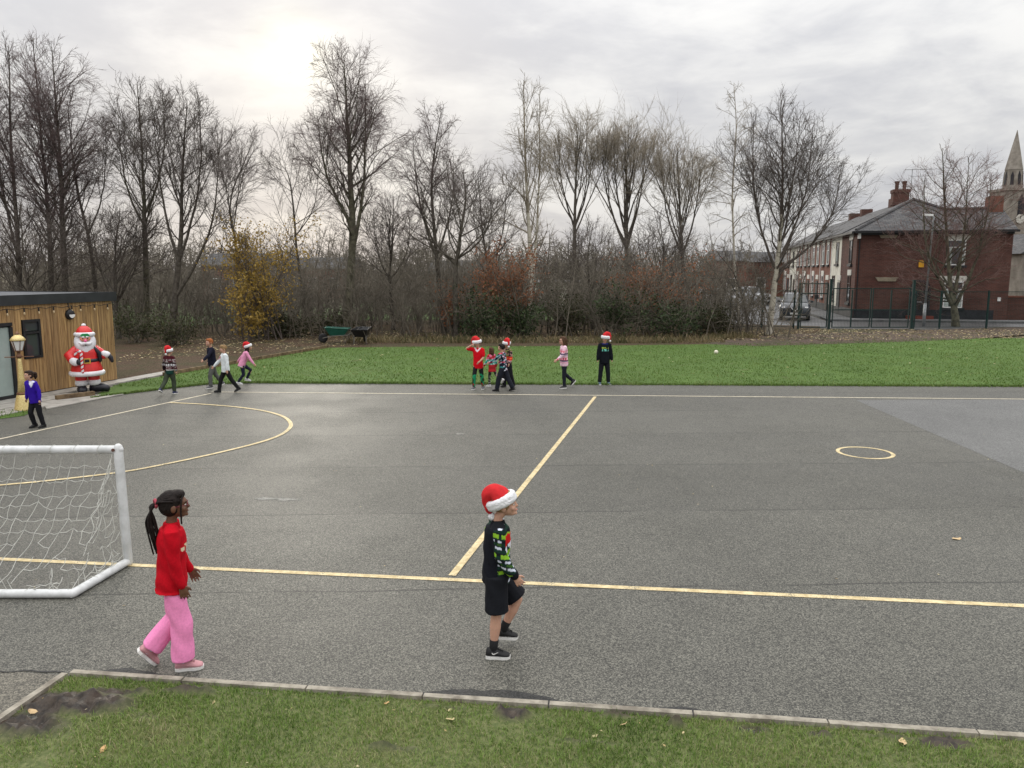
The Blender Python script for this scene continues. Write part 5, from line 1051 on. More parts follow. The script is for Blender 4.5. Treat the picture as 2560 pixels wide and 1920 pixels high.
# ================================================================== CHILDREN
def fuse(mb,name,m_,parent,vox,it=3,colfn=None,wr=0.,wf=30.):
    me=mb.mesh('tmp'); o=bpy.data.objects.new('tmp',me); col.objects.link(o)
    rm=o.modifiers.new('r','REMESH'); rm.mode='VOXEL'; rm.voxel_size=vox; sm_=o.modifiers.new('s','SMOOTH'); sm_.factor=.5; sm_.iterations=it
    dg=bpy.context.evaluated_depsgraph_get(); m2=bpy.data.meshes.new_from_object(o.evaluated_get(dg)); bpy.data.objects.remove(o); bpy.data.meshes.remove(me)
    m2.name=name; n=len(m2.vertices); co=np.empty(n*3,np.float32); m2.vertices.foreach_get('co',co); co=co.reshape(-1,3)
    if wr:
        no=np.empty(n*3,np.float32); m2.vertices.foreach_get('normal',no); no=no.reshape(-1,3)
        d=np.sin(co[:,2]*wf*1.7+4*np.sin(co[:,0]*wf*.5+co[:,1]*wf*.4))*.6+np.sin(co[:,0]*wf*1.1+co[:,2]*wf*.8+2*np.sin(co[:,1]*wf))*.4
        co2=co+no*(d*wr)[:,None]; m2.vertices.foreach_set('co',co2.ravel())
    m2.polygons.foreach_set('use_smooth',np.ones(len(m2.polygons),bool)); m2.materials.clear(); m2.materials.append(m_); m2.update()
    if colfn is not None: addcol(m2,np.asarray(colfn(co),dtype=np.float32))
    return link(name,m2,None,parent)
def skinmat(n,c):
    m,N,b=newmat(n); tc=N.n('ShaderNodeTexCoord'); f=N.noise(tc.outputs['Object'],25,3,.6); setb(b,N,N.mix(f,tuple(q*.88 for q in c),tuple(min(1,q*1.1) for q in c)),.5,.35); b.inputs['Subsurface Weight'].default_value=.08; b.inputs['Subsurface Radius'].default_value=(.02,.008,.004); return m
SK={'pale':skinmat('fair_skin',(.54,.31,.22)),'dark':skinmat('dark_skin',(.145,.068,.040)),'mid':skinmat('light_skin',(.52,.30,.21))}
CLOTH=vcolmat('cloth_knit',.9,.1,.35,160); CLOTHS=vcolmat('cloth_smooth',.8,.2,.15,60)
FUR=mat('white_fake_fur',(.78,.78,.80),.95,.08,scale=60,bs=.9,bsc=110); HATRED=mat('red_felt',(.55,.018,.022),.85,.12,scale=20,bs=.3,bsc=120)
def hairm(n,c): return mat(n,c,.65,.4,scale=40,spec=.15,bs=.6,bsc=90)
HM={'black':hairm('black_hair',(.014,.010,.009)),'brown':hairm('brown_hair',(.075,.04,.022)),'dark':hairm('dark_brown_hair',(.03,.018,.013)),'ginger':hairm('ginger_hair',(.30,.10,.032)),'blond':hairm('dark_blond_hair',(.25,.16,.075))}
EYEW=mat('eye_white',(.7,.68,.65),.3,.02); EYED=mat('eye_iris',(.02,.014,.01),.25,.1); LIP={k:mat('lips_'+k,c,.5,.1) for k,c in (('pale',(.45,.16,.13)),('dark',(.13,.045,.035)),('mid',(.4,.14,.11)))}
SOLEW=mat('shoe_sole_white',(.7,.69,.66),.6,.08)
def person(label,foot,H,yaw,pose,fit,near=False,group=None):
    s=H/1.30; v=.0055 if near else .0145
    lean=R(pose.get('lean',3)); side=R(pose.get('side',0)); sd=Vector((math.sin(side),math.sin(lean),math.cos(lean)*math.cos(side)))
    pel=Vector((0,0,0)); ch=pel+sd*.29; sh=pel+sd*.372; nk=pel+sd*.412
    hp,hy=R(pose.get('hpitch',0)),R(pose.get('hyaw',0)); HRt=Matrix.Rotation(hy,3,'Z')@Matrix.Rotation(hp,3,'X')
    hc=nk+Vector((math.sin(side)*.1,pose.get('hf',.025),.133))
    J={}
    def leg(sg,a,k,ab,f):
        hip=pel+Vector((sg*.058,0,-.02)); a,k,ab=R(a),R(k),R(ab)
        d1=Vector((sg*math.sin(ab),math.sin(a),-math.cos(a))).normalized(); kn=hip+d1*.295; d2=Vector((sg*math.sin(ab)*.6,math.sin(a-k),-math.cos(a-k))).normalized(); an=kn+d2*.285
        fd=Vector((sg*.14,math.cos(R(f)),math.sin(R(f)))).normalized(); fu=Vector((0,-math.sin(R(f)),math.cos(R(f)))); return hip,kn,an,fd,fu
    J['R']=leg(1,*pose['R']); J['L']=leg(-1,*pose['L'])
    def arm(sg,spec):
        s0=sh+Vector((sg*.118,0,.0))
        if len(spec)==2 and hasattr(spec[0],'__len__'): el=s0+Vector(spec[0]); wr=el+Vector(spec[1]); 
        else:
            a,b_,e=[R(q) for q in spec[:3]]; inn=R(spec[3]) if len(spec)>3 else 0
            d1=Vector((sg*math.sin(b_),math.sin(a)*math.cos(b_),-math.cos(a)*math.cos(b_))); el=s0+d1*.208; d2=Vector((sg*math.sin(b_*.6-inn),math.sin(a+e)*math.cos(inn),-math.cos(a+e)*math.cos(inn))).normalized(); wr=el+d2*.182
        return s0,el,wr
    J['r']=arm(1,pose['r']); J['l']=arm(-1,pose['l'])
    # settle on the ground, stance foot at the origin
    def solez(l): h,kn,an,fd,fu=l; return min((an-fu*.062-fd*.045).z,(an-fu*.062+fd*.115).z)
    zmin=min(solez(J['R']),solez(J['L'])); st_=pose.get('stance','R')
    c0=(J['R'][2]+J['L'][2])/2 if st_=='B' else J[st_][2]
    off=Vector((-c0.x,-c0.y-(0.03 if st_!='B' else 0),-zmin))
    T=lambda p:(p+off)*s
    pel,ch,sh,nk,hc=[T(p) for p in(pel,ch,sh,nk,hc)]
    for k in 'RL': h,kn,an,fd,fu=J[k]; J[k]=(T(h),T(kn),T(an),fd,fu)
    for k in 'rl': J[k]=tuple(T(p) for p in J[k])
    root=empty('person',foot,yaw,label=label,cat='child',group=group)
    fy=Vector((0,math.cos(lean),-math.sin(lean)))
    def ring(c,rx,ry,n=16): return [c+Vector((1,0,0))*rx*s*math.cos(a)+fy*ry*s*math.sin(a) for a in [2*math.pi*i/n for i in range(n)]]
    def torso(mb,g,z0=-.06,hem=0.,top=.41):
        rows=[(-.06,.112,.085),(.0,.115,.088),(.08,.105,.08),(.16,.107,.08),(.25,.116,.082),(.31,.115,.075),(.345,.098,.062),(.375,.06,.05)]
        rows=[(a*1.08 if a>.05 else a,b__,c__) for a,b__,c__ in rows]; rows=[r_ for r_ in rows if z0-.001<=r_[0]<=top+.001]; rows=[(z0,rows[0][1]+hem,rows[0][2]+hem)]+rows if rows[0][0]>z0+.005 else rows
        mb.loft([ring(pel+sd*z*s,rx+g,ry+g) for z,rx,ry in rows])
    hl=lambda p:hc+HRt@(Vector(p)*s)
    def hell(mb,p,r_,rot=None): mb.ell(hl(p),tuple(q*s for q in r_),HRt if rot is None else HRt@rot,16,10)
    # ---- body
    b=MB(); torso(b,-.013,top=.36); b.tube([nk-sd*.03*s,nk+Vector((0,.004,.03))*s,hc+HRt@Vector((0,-.018,-.05))*s],[.040*s,.036*s,.038*s],12,round=True)
    hell(b,(0,-.014,.012),(.070,.087,.083)); hell(b,(0,.018,-.035),(.056,.060,.062)); hell(b,(0,.038,-.075),(.036,.034,.026)); hell(b,(0,.058,.008),(.045,.022,.03)); 
    hell(b,(0,.081,-.028),(.0105,.018,.014)); hell(b,(0,.077,-.012),(.008,.013,.022)); hell(b,(0,.072,-.058),(.02,.011,.010)); hell(b,(0,.069,-.085),(.018,.013,.014))
    for sg in(-1,1): hell(b,(sg*.070,-.012,-.02),(.011,.020,.029)); hell(b,(sg*.034,.052,-.035),(.023,.022,.022))
    for k,sg in(('r',1),('l',-1)):
        s0,el,wr=J[k]; b.tube([s0-Vector((sg*.02,0,0))*s,s0,(s0+el)/2,el],[.026*s,.030*s,.030*s,.027*s],10,round=True); b.tube([el,el*.6+wr*.4,wr],[.027*s,.027*s,.019*s],10,round=True)
        hd_=(wr-el).normalized(); pn=Vector((-sg,0,0)); pn=(pn-hd_*pn.dot(hd_)); pn=pn.normalized() if pn.length>.2 else Vector((0,0,1)); w_=hd_.cross(pn).normalized(); 
        if w_.y<0: w_=-w_
        b.loft([[wr+hd_*z*s+(w_*rw*math.cos(a)+pn*rt_*math.sin(a))*s for a in [2*math.pi*i/10 for i in range(10)]] for z,rw,rt_ in((-.01,.018,.014),(.02,.026,.013),(.05,.031,.012),(.062,.029,.010))])
        for i,fl in enumerate((.046,.055,.052,.040)):
            fo=(i-1.5)*-.0165; bs_=wr+(hd_*.055+w_*fo)*s; fdv=(hd_+w_*fo*5).normalized(); m1=bs_+fdv*fl*.55*s; m2=m1+(fdv+pn*(.55+.12*i)).normalized()*fl*.6*s; b.tube([bs_,m1,m2],[.0074*s,.0070*s,.0058*s],7,round=True)
        tb=wr+(hd_*.018+w_*.022)*s; m1=tb+(hd_*.6+w_*.6+pn*.25).normalized()*.03*s; b.tube([tb,m1,m1+(hd_*.9+w_*.2+pn*.35).normalized()*.024*s],[.010*s,.0085*s,.0068*s],7,round=True)
    for k,sg in(('R',1),('L',-1)):
        h,kn,an,fd,fu=J[k]; b.tube([h,h*.55+kn*.45,kn],[.066*s,.056*s,.042*s],12,round=True); b.tube([kn,kn*.65+an*.35,kn*.3+an*.7,an],[.041*s,.044*s,.032*s,.026*s],12,round=True); b.tube([an-fu*.02*s-fd*.03*s,an-fu*.035*s+fd*.09*s],[.028*s,.02*s],8,round=True)
    fuse(b,'body',SK[fit['skin']],root,v*s if near else v,2)
    # ---- face
    for sg in(-1,1):
        e=MB(); hell(e,(sg*.029,.066,-.008),(.0115,.008,.008)); eo=e.build('eye',EYEW,root,True); e=MB(); hell(e,(sg*.029,.0715,-.008),(.0058,.004,.0062)); e.build('iris',EYED,eo,True)
        e=MB(); e.tube([hl((sg*.016,.077,.008)),hl((sg*.030,.075,.013)),hl((sg*.045,.064,.008))],[.0028*s,.0034*s,.002*s],6); e.build('eyebrow',HM[fit['hair'][1]],root,True)
    e=MB(); e.tube([hl((-.019,.077,-.058)),hl((0,.084,-.0585)),hl((.019,.077,-.058))],[.003*s,.0052*s,.003*s],6,round=True); e.build('mouth',LIP[fit['skin']],root,True)
    # ---- clothes
    def wrapc(fn): return None if fn is None else (lambda co: fn((co/s)))
    g=fit.get('tg',.016); zb=fit.get('tz',-.085); b=MB(); torso(b,g,zb,fit.get('hem',.004),.385)
    if not fit.get('deepneck'): b.tube([nk-sd*.035*s,nk+sd*.004*s],[.062*s,.052*s],14)
    sl=fit.get('sleeve',1.); sg_=fit.get('sg',.013)
    for k,sgn in(('r',1),('l',-1)):
        s0,el,wr=J[k]
        if sl>.55:
            t_=(sl-.5)*2; we=el*(1-t_)+wr*t_; b.tube([s0-Vector((sgn*.03,0,0))*s,s0,(s0+el)/2,el],[(.042+sg_)*s,(.043+sg_)*s,(.037+sg_)*s,(.031+sg_)*s],12,round=True); b.tube([el,el*.5+we*.5,we],[(.031+sg_)*s,(.030+sg_)*s,(.021+sg_*.7)*s],12,round=True)
        else: we=s0*(1-sl*2)+el*sl*2; b.tube([s0-Vector((sgn*.03,0,0))*s,s0,we],[(.042+sg_)*s,(.043+sg_)*s,(.040+sg_)*s],12,round=True)
    hip0=pel
    fuse(b,fit.get('topname','jumper'),CLOTH,root,(.0065 if near else .013),(7 if near else 4),wrapc(lambda co:fit['top'](co,dict(pel=pel/s,J={k:[q/s for q in J[k][:3]] for k in J},sh=sh/s))),(.0050 if near else .0032)*s,(25 if near else 34))
    lg=fit.get('lg',(.074,.058,.047)); le=fit.get('legend',1.); b=MB(); torso(b,fit.get('pg',.009),-.075,0,.10)
    for k,sgn in(('R',1),('L',-1)):
        h,kn,an,fd,fu=J[k]
        if le>=.55: t_=(le-.5)*2; en=kn*(1-t_)+an*t_; b.tube([h+Vector((0,0,.02))*s,h*.5+kn*.5,kn,kn*.5+en*.5,en],[(lg[0]-.006)*s,(lg[0]+lg[1])/2*s,lg[1]*s,(lg[1]*.55+lg[2]*.45)*s,lg[2]*s],14)
        else: en=h*(1-le*2)+kn*le*2; b.tube([h+Vector((0,0,.02))*s,h*.5+en*.5,en],[lg[0]*s,lg[1]*s,lg[2]*s],14)
    fuse(b,fit.get('botname','trousers'),CLOTHS,root,(.008 if near else .013),3,wrapc(lambda co:fit['bot'](co)),(.0045 if near else .0028)*s,(21 if near else 26))
    # socks and shoes
    for k,sgn in(('R',1),('L',-1)):
        h,kn,an,fd,fu=J[k]
        if fit.get('sock') is not None:
            b=MB(); up=(kn-an).normalized(); b.tube([an+up*fit.get('sockh',.08)*s,an+up*.03*s,an-fu*.03*s],[.036*s,.033*s,.034*s],12); b.build('sock',fit['sock'],root,True)
        sx=fd.cross(fu).normalized()
        def rg_(y,w_,z0,z1): c=an+fd*y*s-fu*.062*s; return [c+sx*w_*s*math.cos(a)*(1. if math.sin(a)<.2 else .82)+fu*s*(z0+(z1-z0)*(.5+.5*math.sin(a))) for a in [2*math.pi*i/14 for i in range(14)]]
        b=MB(); b.loft([rg_(-.058,.02,.02,.05),rg_(-.05,.033,.014,.082),rg_(-.02,.037,.014,.092),rg_(.015,.038,.014,.088),rg_(.05,.040,.014,.066),rg_(.09,.042,.014,.050),rg_(.118,.034,.014,.040),rg_(.128,.018,.016,.030)])
        so_=b.build('shoe',fit['shoe'],root,True)
        b=MB()
        def flat(z): return [an+fd*y*s+sx*x*s+fu*(z-.062)*s for x,y in((-.026,-.058),(-.038,-.03),(-.036,.02),(-.045,.07),(-.040,.108),(-.018,.132),(.018,.132),(.040,.108),(.045,.07),(.036,.02),(.038,-.03),(.026,-.058))]
        b.loft([flat(0.),flat(.02)]); b.build('sole',fit.get('sole',SOLEW),so_)
        if fit.get('swoosh') and k=='R':
            b=MB(); q=lambda y,z:an+fd*y*s+sx*.0405*s*sgn+fu*(z-.062)*s; b.prism([q(-.01,.058),q(.004,.048),q(.04,.062),q(.006,.042),q(-.006,.046)],sx*.004*s*sgn); b.build('shoe_mark',SOLEW,so_)
        if near:
            b=MB()
            for q_ in range(4): yy=.03+q_*.014; zz_=.084-q_*.008; b.tube([an+fd*yy*s+sx*.018*s+fu*(zz_-.066)*s,an+fd*yy*s+fu*(zz_-.056)*s,an+fd*yy*s-sx*.018*s+fu*(zz_-.066)*s],.0035*s,5)
            b.build('laces',fit.get('lace',fit['shoe']),so_,True)
    # ---- hair
    ht,hcx=fit['hair'][:2]; b=MB(); hm=HM[hcx]
    if ht!='none':
        hell(b,(0,-.024,.018),(.078,.088,.084))
        if ht in('short','bowl'):
            hell(b,(0,.02,.065),(.06,.06,.036)); [hell(b,(sg*.055,-.02,-.005),(.022,.05,.045)) for sg in(-1,1)]
            if ht=='bowl': hell(b,(0,.045,.045),(.062,.036,.03))
        if ht in('long','pony','braids'):
            hell(b,(0,-.03,-.01),(.076,.078,.078)); hell(b,(0,.015,.066),(.058,.06,.034))
        if ht=='long':
            b.tube([hl((0,-.055,.0)),hl((0,-.07,-.1)),hl((0,-.065,-.18))],[.07*s,.062*s,.045*s],12,round=True); [b.tube([hl((sg*.06,.0,.02)),hl((sg*.066,-.012,-.08)),hl((sg*.058,-.02,-.15))],[.022*s,.026*s,.018*s],8,round=True) for sg in(-1,1)]
        if ht=='pony':
            b.tube([hl((0,-.10,.03)),hl((0,-.145,.02)),hl((0,-.155,-.06)),hl((0,-.15,-.10))],[.032*s,.045*s,.04*s,.018*s],10,round=True)
        if ht!='braids': fuse(b,'hair',hm,root,.006 if near else .009,2,None,.003,70)
        else:
            HO=fuse(b,'hair',hm,root,.005,2,None,.0015,70); rb=random.Random(5)
            for i in range(15):      # braids swept back over the head
                u=(i-7)/7.; a0_=hl((u*.062,.045-.05*u*u,.072-.045*u*u)); a1_=hl((u*.078,-.03,.088-.05*u*u)); a2_=hl((u*.055,-.09,.06-.02*u*u)); a3_=hl((u*.014,-.122,.022))
                c_=crom([a0_,a1_,a2_,a3_],5); bb=MB(); bb.tube(c_,[(.0085+.0016*(j%2))*s for j in range(len(c_))],6,round=True); bb.build('braid',hm,HO,True)
            for i in range(24):      # ponytail of braids
                a_=rb.uniform(0,6.28); r_=rb.uniform(.0,1.)**.5; e_=rb.uniform(-.34,-.22); c_=crom([hl((0,-.118,.02)),hl((.02*r_*math.cos(a_),-.148-.012*r_*math.sin(a_),.0)),hl((.032*r_*math.cos(a_),-.166+.028*r_*math.sin(a_),-.09)),hl((.042*r_*math.cos(a_),-.160+.034*r_*math.sin(a_),-.17)),hl((.036*r_*math.cos(a_)+rb.gauss(0,.01),-.142+.03*r_*math.sin(a_),e_))],5)
                bb=MB(); bb.tube(c_,[(.0085+.0014*(j%2))*s*(1-.4*j/len(c_)) for j in range(len(c_))],6,round=True); bb.build('braid',hm,HO,True)
            for sg in(-1,1): bb=MB(); c_=crom([hl((sg*.03,.06,.066)),hl((sg*.068,.045,.03)),hl((sg*.072,.035,-.04)),hl((sg*.066,.032,-.13))],5); bb.tube(c_,.0062*s,6,round=True); bb.build('braid',hm,HO,True)
            bb=MB(); bb.tube([hl((.026*math.cos(t),-.122+.006*math.cos(t),.02+.026*math.sin(t))) for t in [2*math.pi*i/14 for i in range(15)]],.011*s,7); bb.build('hair_band',mat('pink_hair_band',(.30,.05,.07),.8,.2),HO,True)
    if fit.get('hat'):
        hyw,hpt=fit['hat']; HM_=HRt@Matrix.Rotation(R(hyw),3,'Z'); TI=Matrix.Rotation(R(hpt),3,'X')
        q=lambda p:hc+HM_@(TI@(Vector(p)*s)+Vector((0,-.012,.0))*s)
        b=MB(); c_=crom([q((0,0,.03)),q((0,-.008,.075)),q((0,-.035,.112)),q((0,-.075,.112)),q((0,-.108,.07)),q((0,-.120,.01)),q((0,-.124,-.03))],4); rr_=np.interp(np.linspace(0,1,len(c_)),[0,.16,.33,.5,.66,.83,1],[.092,.085,.070,.052,.038,.027,.016])*s
        b.tube(c_,list(rr_),18); HA=fuse(b,'hat',HATRED,root,.006 if near else .009,2,None,.0028*s,40)
        b=MB(); b.tube([q((.088*math.cos(t),.096*math.sin(t)-.004,zq)) for zq in (.018,.042) for t in [2*math.pi*i/24 for i in range(25)]],.030*s,10); fuse(b,'hat_trim',FUR,HA,.007 if near else .010,1,None,.0022*s,150)
        b=MB(); b.ell(q((0,-.124,-.055)),.031*s); fuse(b,'hat_pompom',FUR,HA,.006 if near else .009,1,None,.0022*s,150)
    if fit.get('glasses'):
        b=MB()
        for sg in(-1,1): b.tube([hl((sg*.032+.019*math.cos(t),.083,-.008+.016*math.sin(t))) for t in [2*math.pi*i/14 for i in range(15)]],.0022*s,5); b.tube([hl((sg*.051,.081,-.004)),hl((sg*.071,.03,-.006)),hl((sg*.073,-.015,-.008))],.0022*s,5)
        b.tube([hl((-.013,.084,-.006)),hl((.013,.084,-.006))],.0022*s,5); b.build('glasses',mat('glasses_frame',(.16,.02,.04),.35,.1),root,True)
    root['s']=s; return root,J,hl,pel,sd
def flatc(c): return lambda co,*a: np.tile(np.array(c,np.float32),(len(co),1))
def bands(zc,spec,base):
    out=np.tile(np.array(base,np.float32),(len(zc),1))
    for a,b_,c in spec: out[(zc>=a)&(zc<b_)]=c
    return out
L_=lambda r,g,b:np.array(lin(r,g,b),np.float32)
def hgt(px,fy_,py): g=G(px,fy_); return at(px,py,g.y).z
def shoe(n,c,rough=.6): return mat(n,c,rough,.15,scale=15)
BLK=shoe('black_shoe',(.012,.012,.013)); PINKS=shoe('pink_shoe',(.50,.25,.27)); GREYS=shoe('grey_shoe',(.1,.1,.11)); NAVS=shoe('navy_shoe',(.03,.035,.09)); BLUES=shoe('blue_grey_shoe',(.08,.12,.17)); WHS=shoe('white_shoe',(.6,.6,.6)); SOLED=mat('shoe_sole_dark',(.03,.03,.03),.7,.1)
SOCKW=mat('white_sock',(.60,.58,.68),.9,.1); SOCKB=mat('black_sock',(.012,.012,.013),.9,.1)
RIGHT,LEFT,CAMY,AWAY=R(-90),R(90),R(180),0.
# 1 girl in red jumper and pink trousers
def girl_top(co,I):
    c=np.tile(L_(184,16,32),(len(co),1)); f=(co[:,1]>I['sh'].y+.055)&(np.abs(co[:,0])<.05)&(np.abs(co[:,2]-(I['sh'].z-.13))<.022)&(vnoise(co[:,0]*60,co[:,2]*60,3)>.45); c[f]=L_(215,200,170); return c
F1=G(472,1671)
person('girl with braided ponytail in red jumper and pink trousers walking right',F1,hgt(485,1672,1232),yawf(.94,.40),dict(R=(9,9,2,0),L=(3,44,2,-52),r=(1,4,12,3),l=(6,6,20),lean=3,hpitch=2,hf=.03,stance='R'),
  dict(skin='dark',hair=('braids','black'),top=girl_top,bot=flatc(L_(238,142,190)),lg=(.069,.074,.080),legend=.97,shoe=PINKS,sock=SOCKW,glasses=True,tg=.017,tz=-.075,hem=.016,sg=.012,pg=-.004),True)
# 2 boy in shorts with hat
def boy_top(co,I):
    c=np.tile(np.array((.010,.011,.016),np.float32),(len(co),1)); sh_=I['sh']; x,y,z=co[:,0],co[:,1],co[:,2]
    s0,el,wr=I['J']['r']; armd=np.minimum(np.linalg.norm(co-np.array(s0*.5+el*.5),axis=1),np.linalg.norm(co-np.array(el*.5+wr*.5),axis=1)); onarm=(x>.098)|((armd<.13)&(x>.08))
    s0l,ell,wrl=I['J']['l']; onl=(x<-.10); front=(y>sh_.y-.012)
    zz=(sh_.z+.045-z-.25*(y-sh_.y)*onarm)/.05; row=np.floor(zz).astype(int); fr=zz-row
    u=(y+ x*.6)*48; blk=vnoise(u+row*7.3,row*3.1+0*u,4)
    pat=onarm|onl|front
    g=L_(28,52,44); c[pat&(fr>.45)]=g
    m1=pat&(row%3==0)&(fr>.12)&(fr<.5)&(blk>.38); c[m1]=L_(208,214,230)
    m2=pat&(row%3==1)&(fr>.2)&(fr<.8)&(blk>.3); c[m2]=L_(132,176,48)
    m3=pat&(row%3==2)&(fr>.1)&(fr<.42)&(np.sin(u*2.2)>-.1); c[m3]=L_(200,205,222)
    m4=pat&(row%3==2)&(fr>.55)&(fr<.9)&(blk>.66); c[m4]=L_(60,92,40)
    chest=(y>sh_.y+.045)&(np.abs(x+.0)<.088); zc=sh_.z-z
    for a,b_,cc_ in((.03,.115,(196,30,32)),(.115,.16,(215,214,225)),(.16,.215,(128,176,50))): c[chest&(zc>a)&(zc<b_)&(vnoise(x*34+9,z*34,6)>.25)]=L_(*cc_)
    c[(z>sh_.z+.022)&(np.abs(x)<.08)]=(.010,.011,.014)
    w=np.linalg.norm(co-np.array(wr),axis=1)<.045; c[w]=(.010,.011,.014); return c
F2=G(1243,1643)
person('boy in red and white hat, patterned jumper and black shorts walking right',F2,hgt(1250,1643,1236),R(-84),dict(R=(-1,4,2,0),L=(36,60,3,-8),r=(3,6,32,6),l=(-6,8,20),lean=2,hpitch=9,hyaw=-8,hf=.055,stance='R'),
  dict(skin='pale',hair=('short','blond'),top=boy_top,bot=flatc((.008,.009,.013)),botname='shorts',lg=(.092,.088,.096),pg=.02,legend=.455,shoe=BLK,sock=SOCKB,sockh=.085,hat=(0,17),tg=.023,sg=.019,tz=-.07,swoosh=True),True)
# 3 purple cardigan
def purple(co,I):
    c=np.tile(L_(52,28,150),(len(co),1)); v=(co[:,1]>I['sh'].y+.02)&(np.abs(co[:,0])<(co[:,2]-(I['sh'].z-.10))*.55); c[v]=L_(222,222,235); return c
person('girl in purple school cardigan and black trousers by the gold lamp post',G(106,1069),hgt(106,1069,924),yawf(-.35,-.9),dict(R=(14,30,3,-8),L=(-6,6,3,0),r=(-10,16,14),l=(-8,20,16),lean=9,hyaw=-6,hf=.035,stance='L'),
  dict(skin='mid',hair=('pony','dark'),top=purple,bot=flatc((.010,.010,.013)),shoe=BLK,sole=SOLED,sock=SOCKB,topname='cardigan',tg=.02,hem=.008))
G1='children by the corner of the court'
# 4 fair isle, back view
def fair(co,I):
    z=co[:,2]-I['pel'].z; c=np.tile(L_(70,26,34),(len(co),1)); n=vnoise(co[:,0]*55,co[:,2]*40,2); q=np.sin(co[:,0]*95)
    c[(z>.13)&(z<.215)&(np.sin(z*150)>.2)]=L_(150,150,150); c[(z>.15)&(z<.20)&(q>-.3)]=L_(214,216,220); c[(z>.215)&(z<.24)]=L_(45,50,46); c[(z>.24)&(z<.33)&(n>.62)]=L_(150,140,140); c[(z>.07)&(z<.13)&(n>.6)]=L_(160,150,150); c[(z>.02)&(z<.05)]=L_(170,168,165); c[(z<.02)]=L_(28,60,52)
    c[(np.abs(co[:,0])>.14)&(z<.12)]=L_(34,18,28); return c
person('child in red hat and nordic patterned jumper walking away at left',G(438,984),hgt(430,984,869),yawf(.18,1),dict(R=(10,14,4,0),L=(-22,26,4,-32),r=(-6,16,8),l=(8,22,10),lean=2,hyaw=-25,stance='R'),
  dict(skin='pale',hair=('short','brown'),top=fair,bot=flatc(L_(58,66,52)),shoe=NAVS,sock=SOCKB,hat=(15,8),tz=-.10,lg=(.080,.064,.05)),group=G1)
# 5 ginger, navy jumper
person('ginger haired boy in navy jumper and grey trousers, arm swung out',G(524,971),hgt(520,971,846),yawf(-.75,-.6),dict(R=(-16,18,2,-20),L=(18,16,3,0),r=(-10,22,20),l=(40,25,14),lean=4,hyaw=15,stance='L'),
  dict(skin='pale',hair=('short','ginger'),top=flatc((.013,.014,.026)),bot=flatc(L_(92,94,90)),shoe=GREYS,sock=SOCKB,tg=.02),group=G1)
# 6 white jumper
def whitej(co,I):
    c=np.tile(L_(214,220,222),(len(co),1)); f=(co[:,1]>I['sh'].y+.05)&(np.abs(co[:,0])<.05)&(np.abs(co[:,2]-I['sh'].z+.09)<.05)&(vnoise(co[:,0]*50,co[:,2]*50,8)>.55); c[f]=L_(150,60,60); return c
person('fair haired boy in white jumper and black trousers striding left',G(545,981),hgt(548,981,860),yawf(-.85,-.5),dict(R=(24,12,3,4),L=(-24,10,3,-22),r=(34,10,10),l=(-8,10,10),lean=2,hyaw=6,hpitch=-6,stance='R'),
  dict(skin='pale',hair=('bowl','blond'),top=whitej,bot=flatc((.010,.010,.011)),shoe=BLK,sole=SOLED,sock=SOCKB,tg=.02,sg=.016),group=G1)
# 7 pink cardigan
def pinkc(co,I):
    c=np.tile(L_(222,150,182),(len(co),1)); c[co[:,2]<I['pel'].z-.055]=L_(222,214,235); return c
person('girl in pink cardigan and red and white hat running right',G(598,961),hgt(598,961,853),yawf(.9,.25),dict(R=(6,42,3,0),L=(52,78,3,-10),r=(28,8,6),l=(-46,14,6),lean=22,hyaw=0,hf=.06,stance='R'),
  dict(skin='mid',hair=('long','dark'),top=pinkc,bot=flatc((.012,.014,.032)),shoe=WHS,sock=SOCKW,hat=(0,20),tz=-.09,hem=.012,topname='cardigan',lg=(.070,.050,.038)),group=G1)
G2='children in the huddle on the far touchline'
# 8 red shirt, arm raised
def redt(co,I):
    c=np.tile(L_(205,20,34),(len(co),1)); d=np.abs(co[:,0])-(co[:,2]-(I['sh'].z-.07))*.8; c[(co[:,1]>I['sh'].y)&(d<.0)&(d>-.045)&(co[:,2]>I['sh'].z-.07)]=L_(228,214,222); return c
def elf(co):
    c=np.tile(np.array((.012,.012,.014),np.float32),(len(co),1)); zt_=co[:,2]; m_=zt_<.40; c[m_&(vnoise(co[:,0]*14,co[:,2]*12,3)>.45)]=L_(30,140,96); c[(zt_<.16)&(vnoise(co[:,0]*30,co[:,2]*30,5)>.4)]=L_(165,40,40); return c
person('child in red t-shirt and elf leggings with one arm raised to the face',G(1196,973),hgt(1203,973,846),yawf(-.15,-1),dict(R=(14,18,6,0),L=(-4,8,6,0),r=((.17,.03,.02),(-.16,.06,.10)),l=(10,8,45,30),lean=3,hyaw=-20,hpitch=-6,stance='B'),
  dict(skin='pale',hair=('short','brown'),top=redt,topname='t_shirt',sleeve=.36,bot=elf,botname='leggings',shoe=GREYS,sock=SOCKB,hat=(110,4),tz=-.11,lg=(.068,.050,.036)),group=G2)
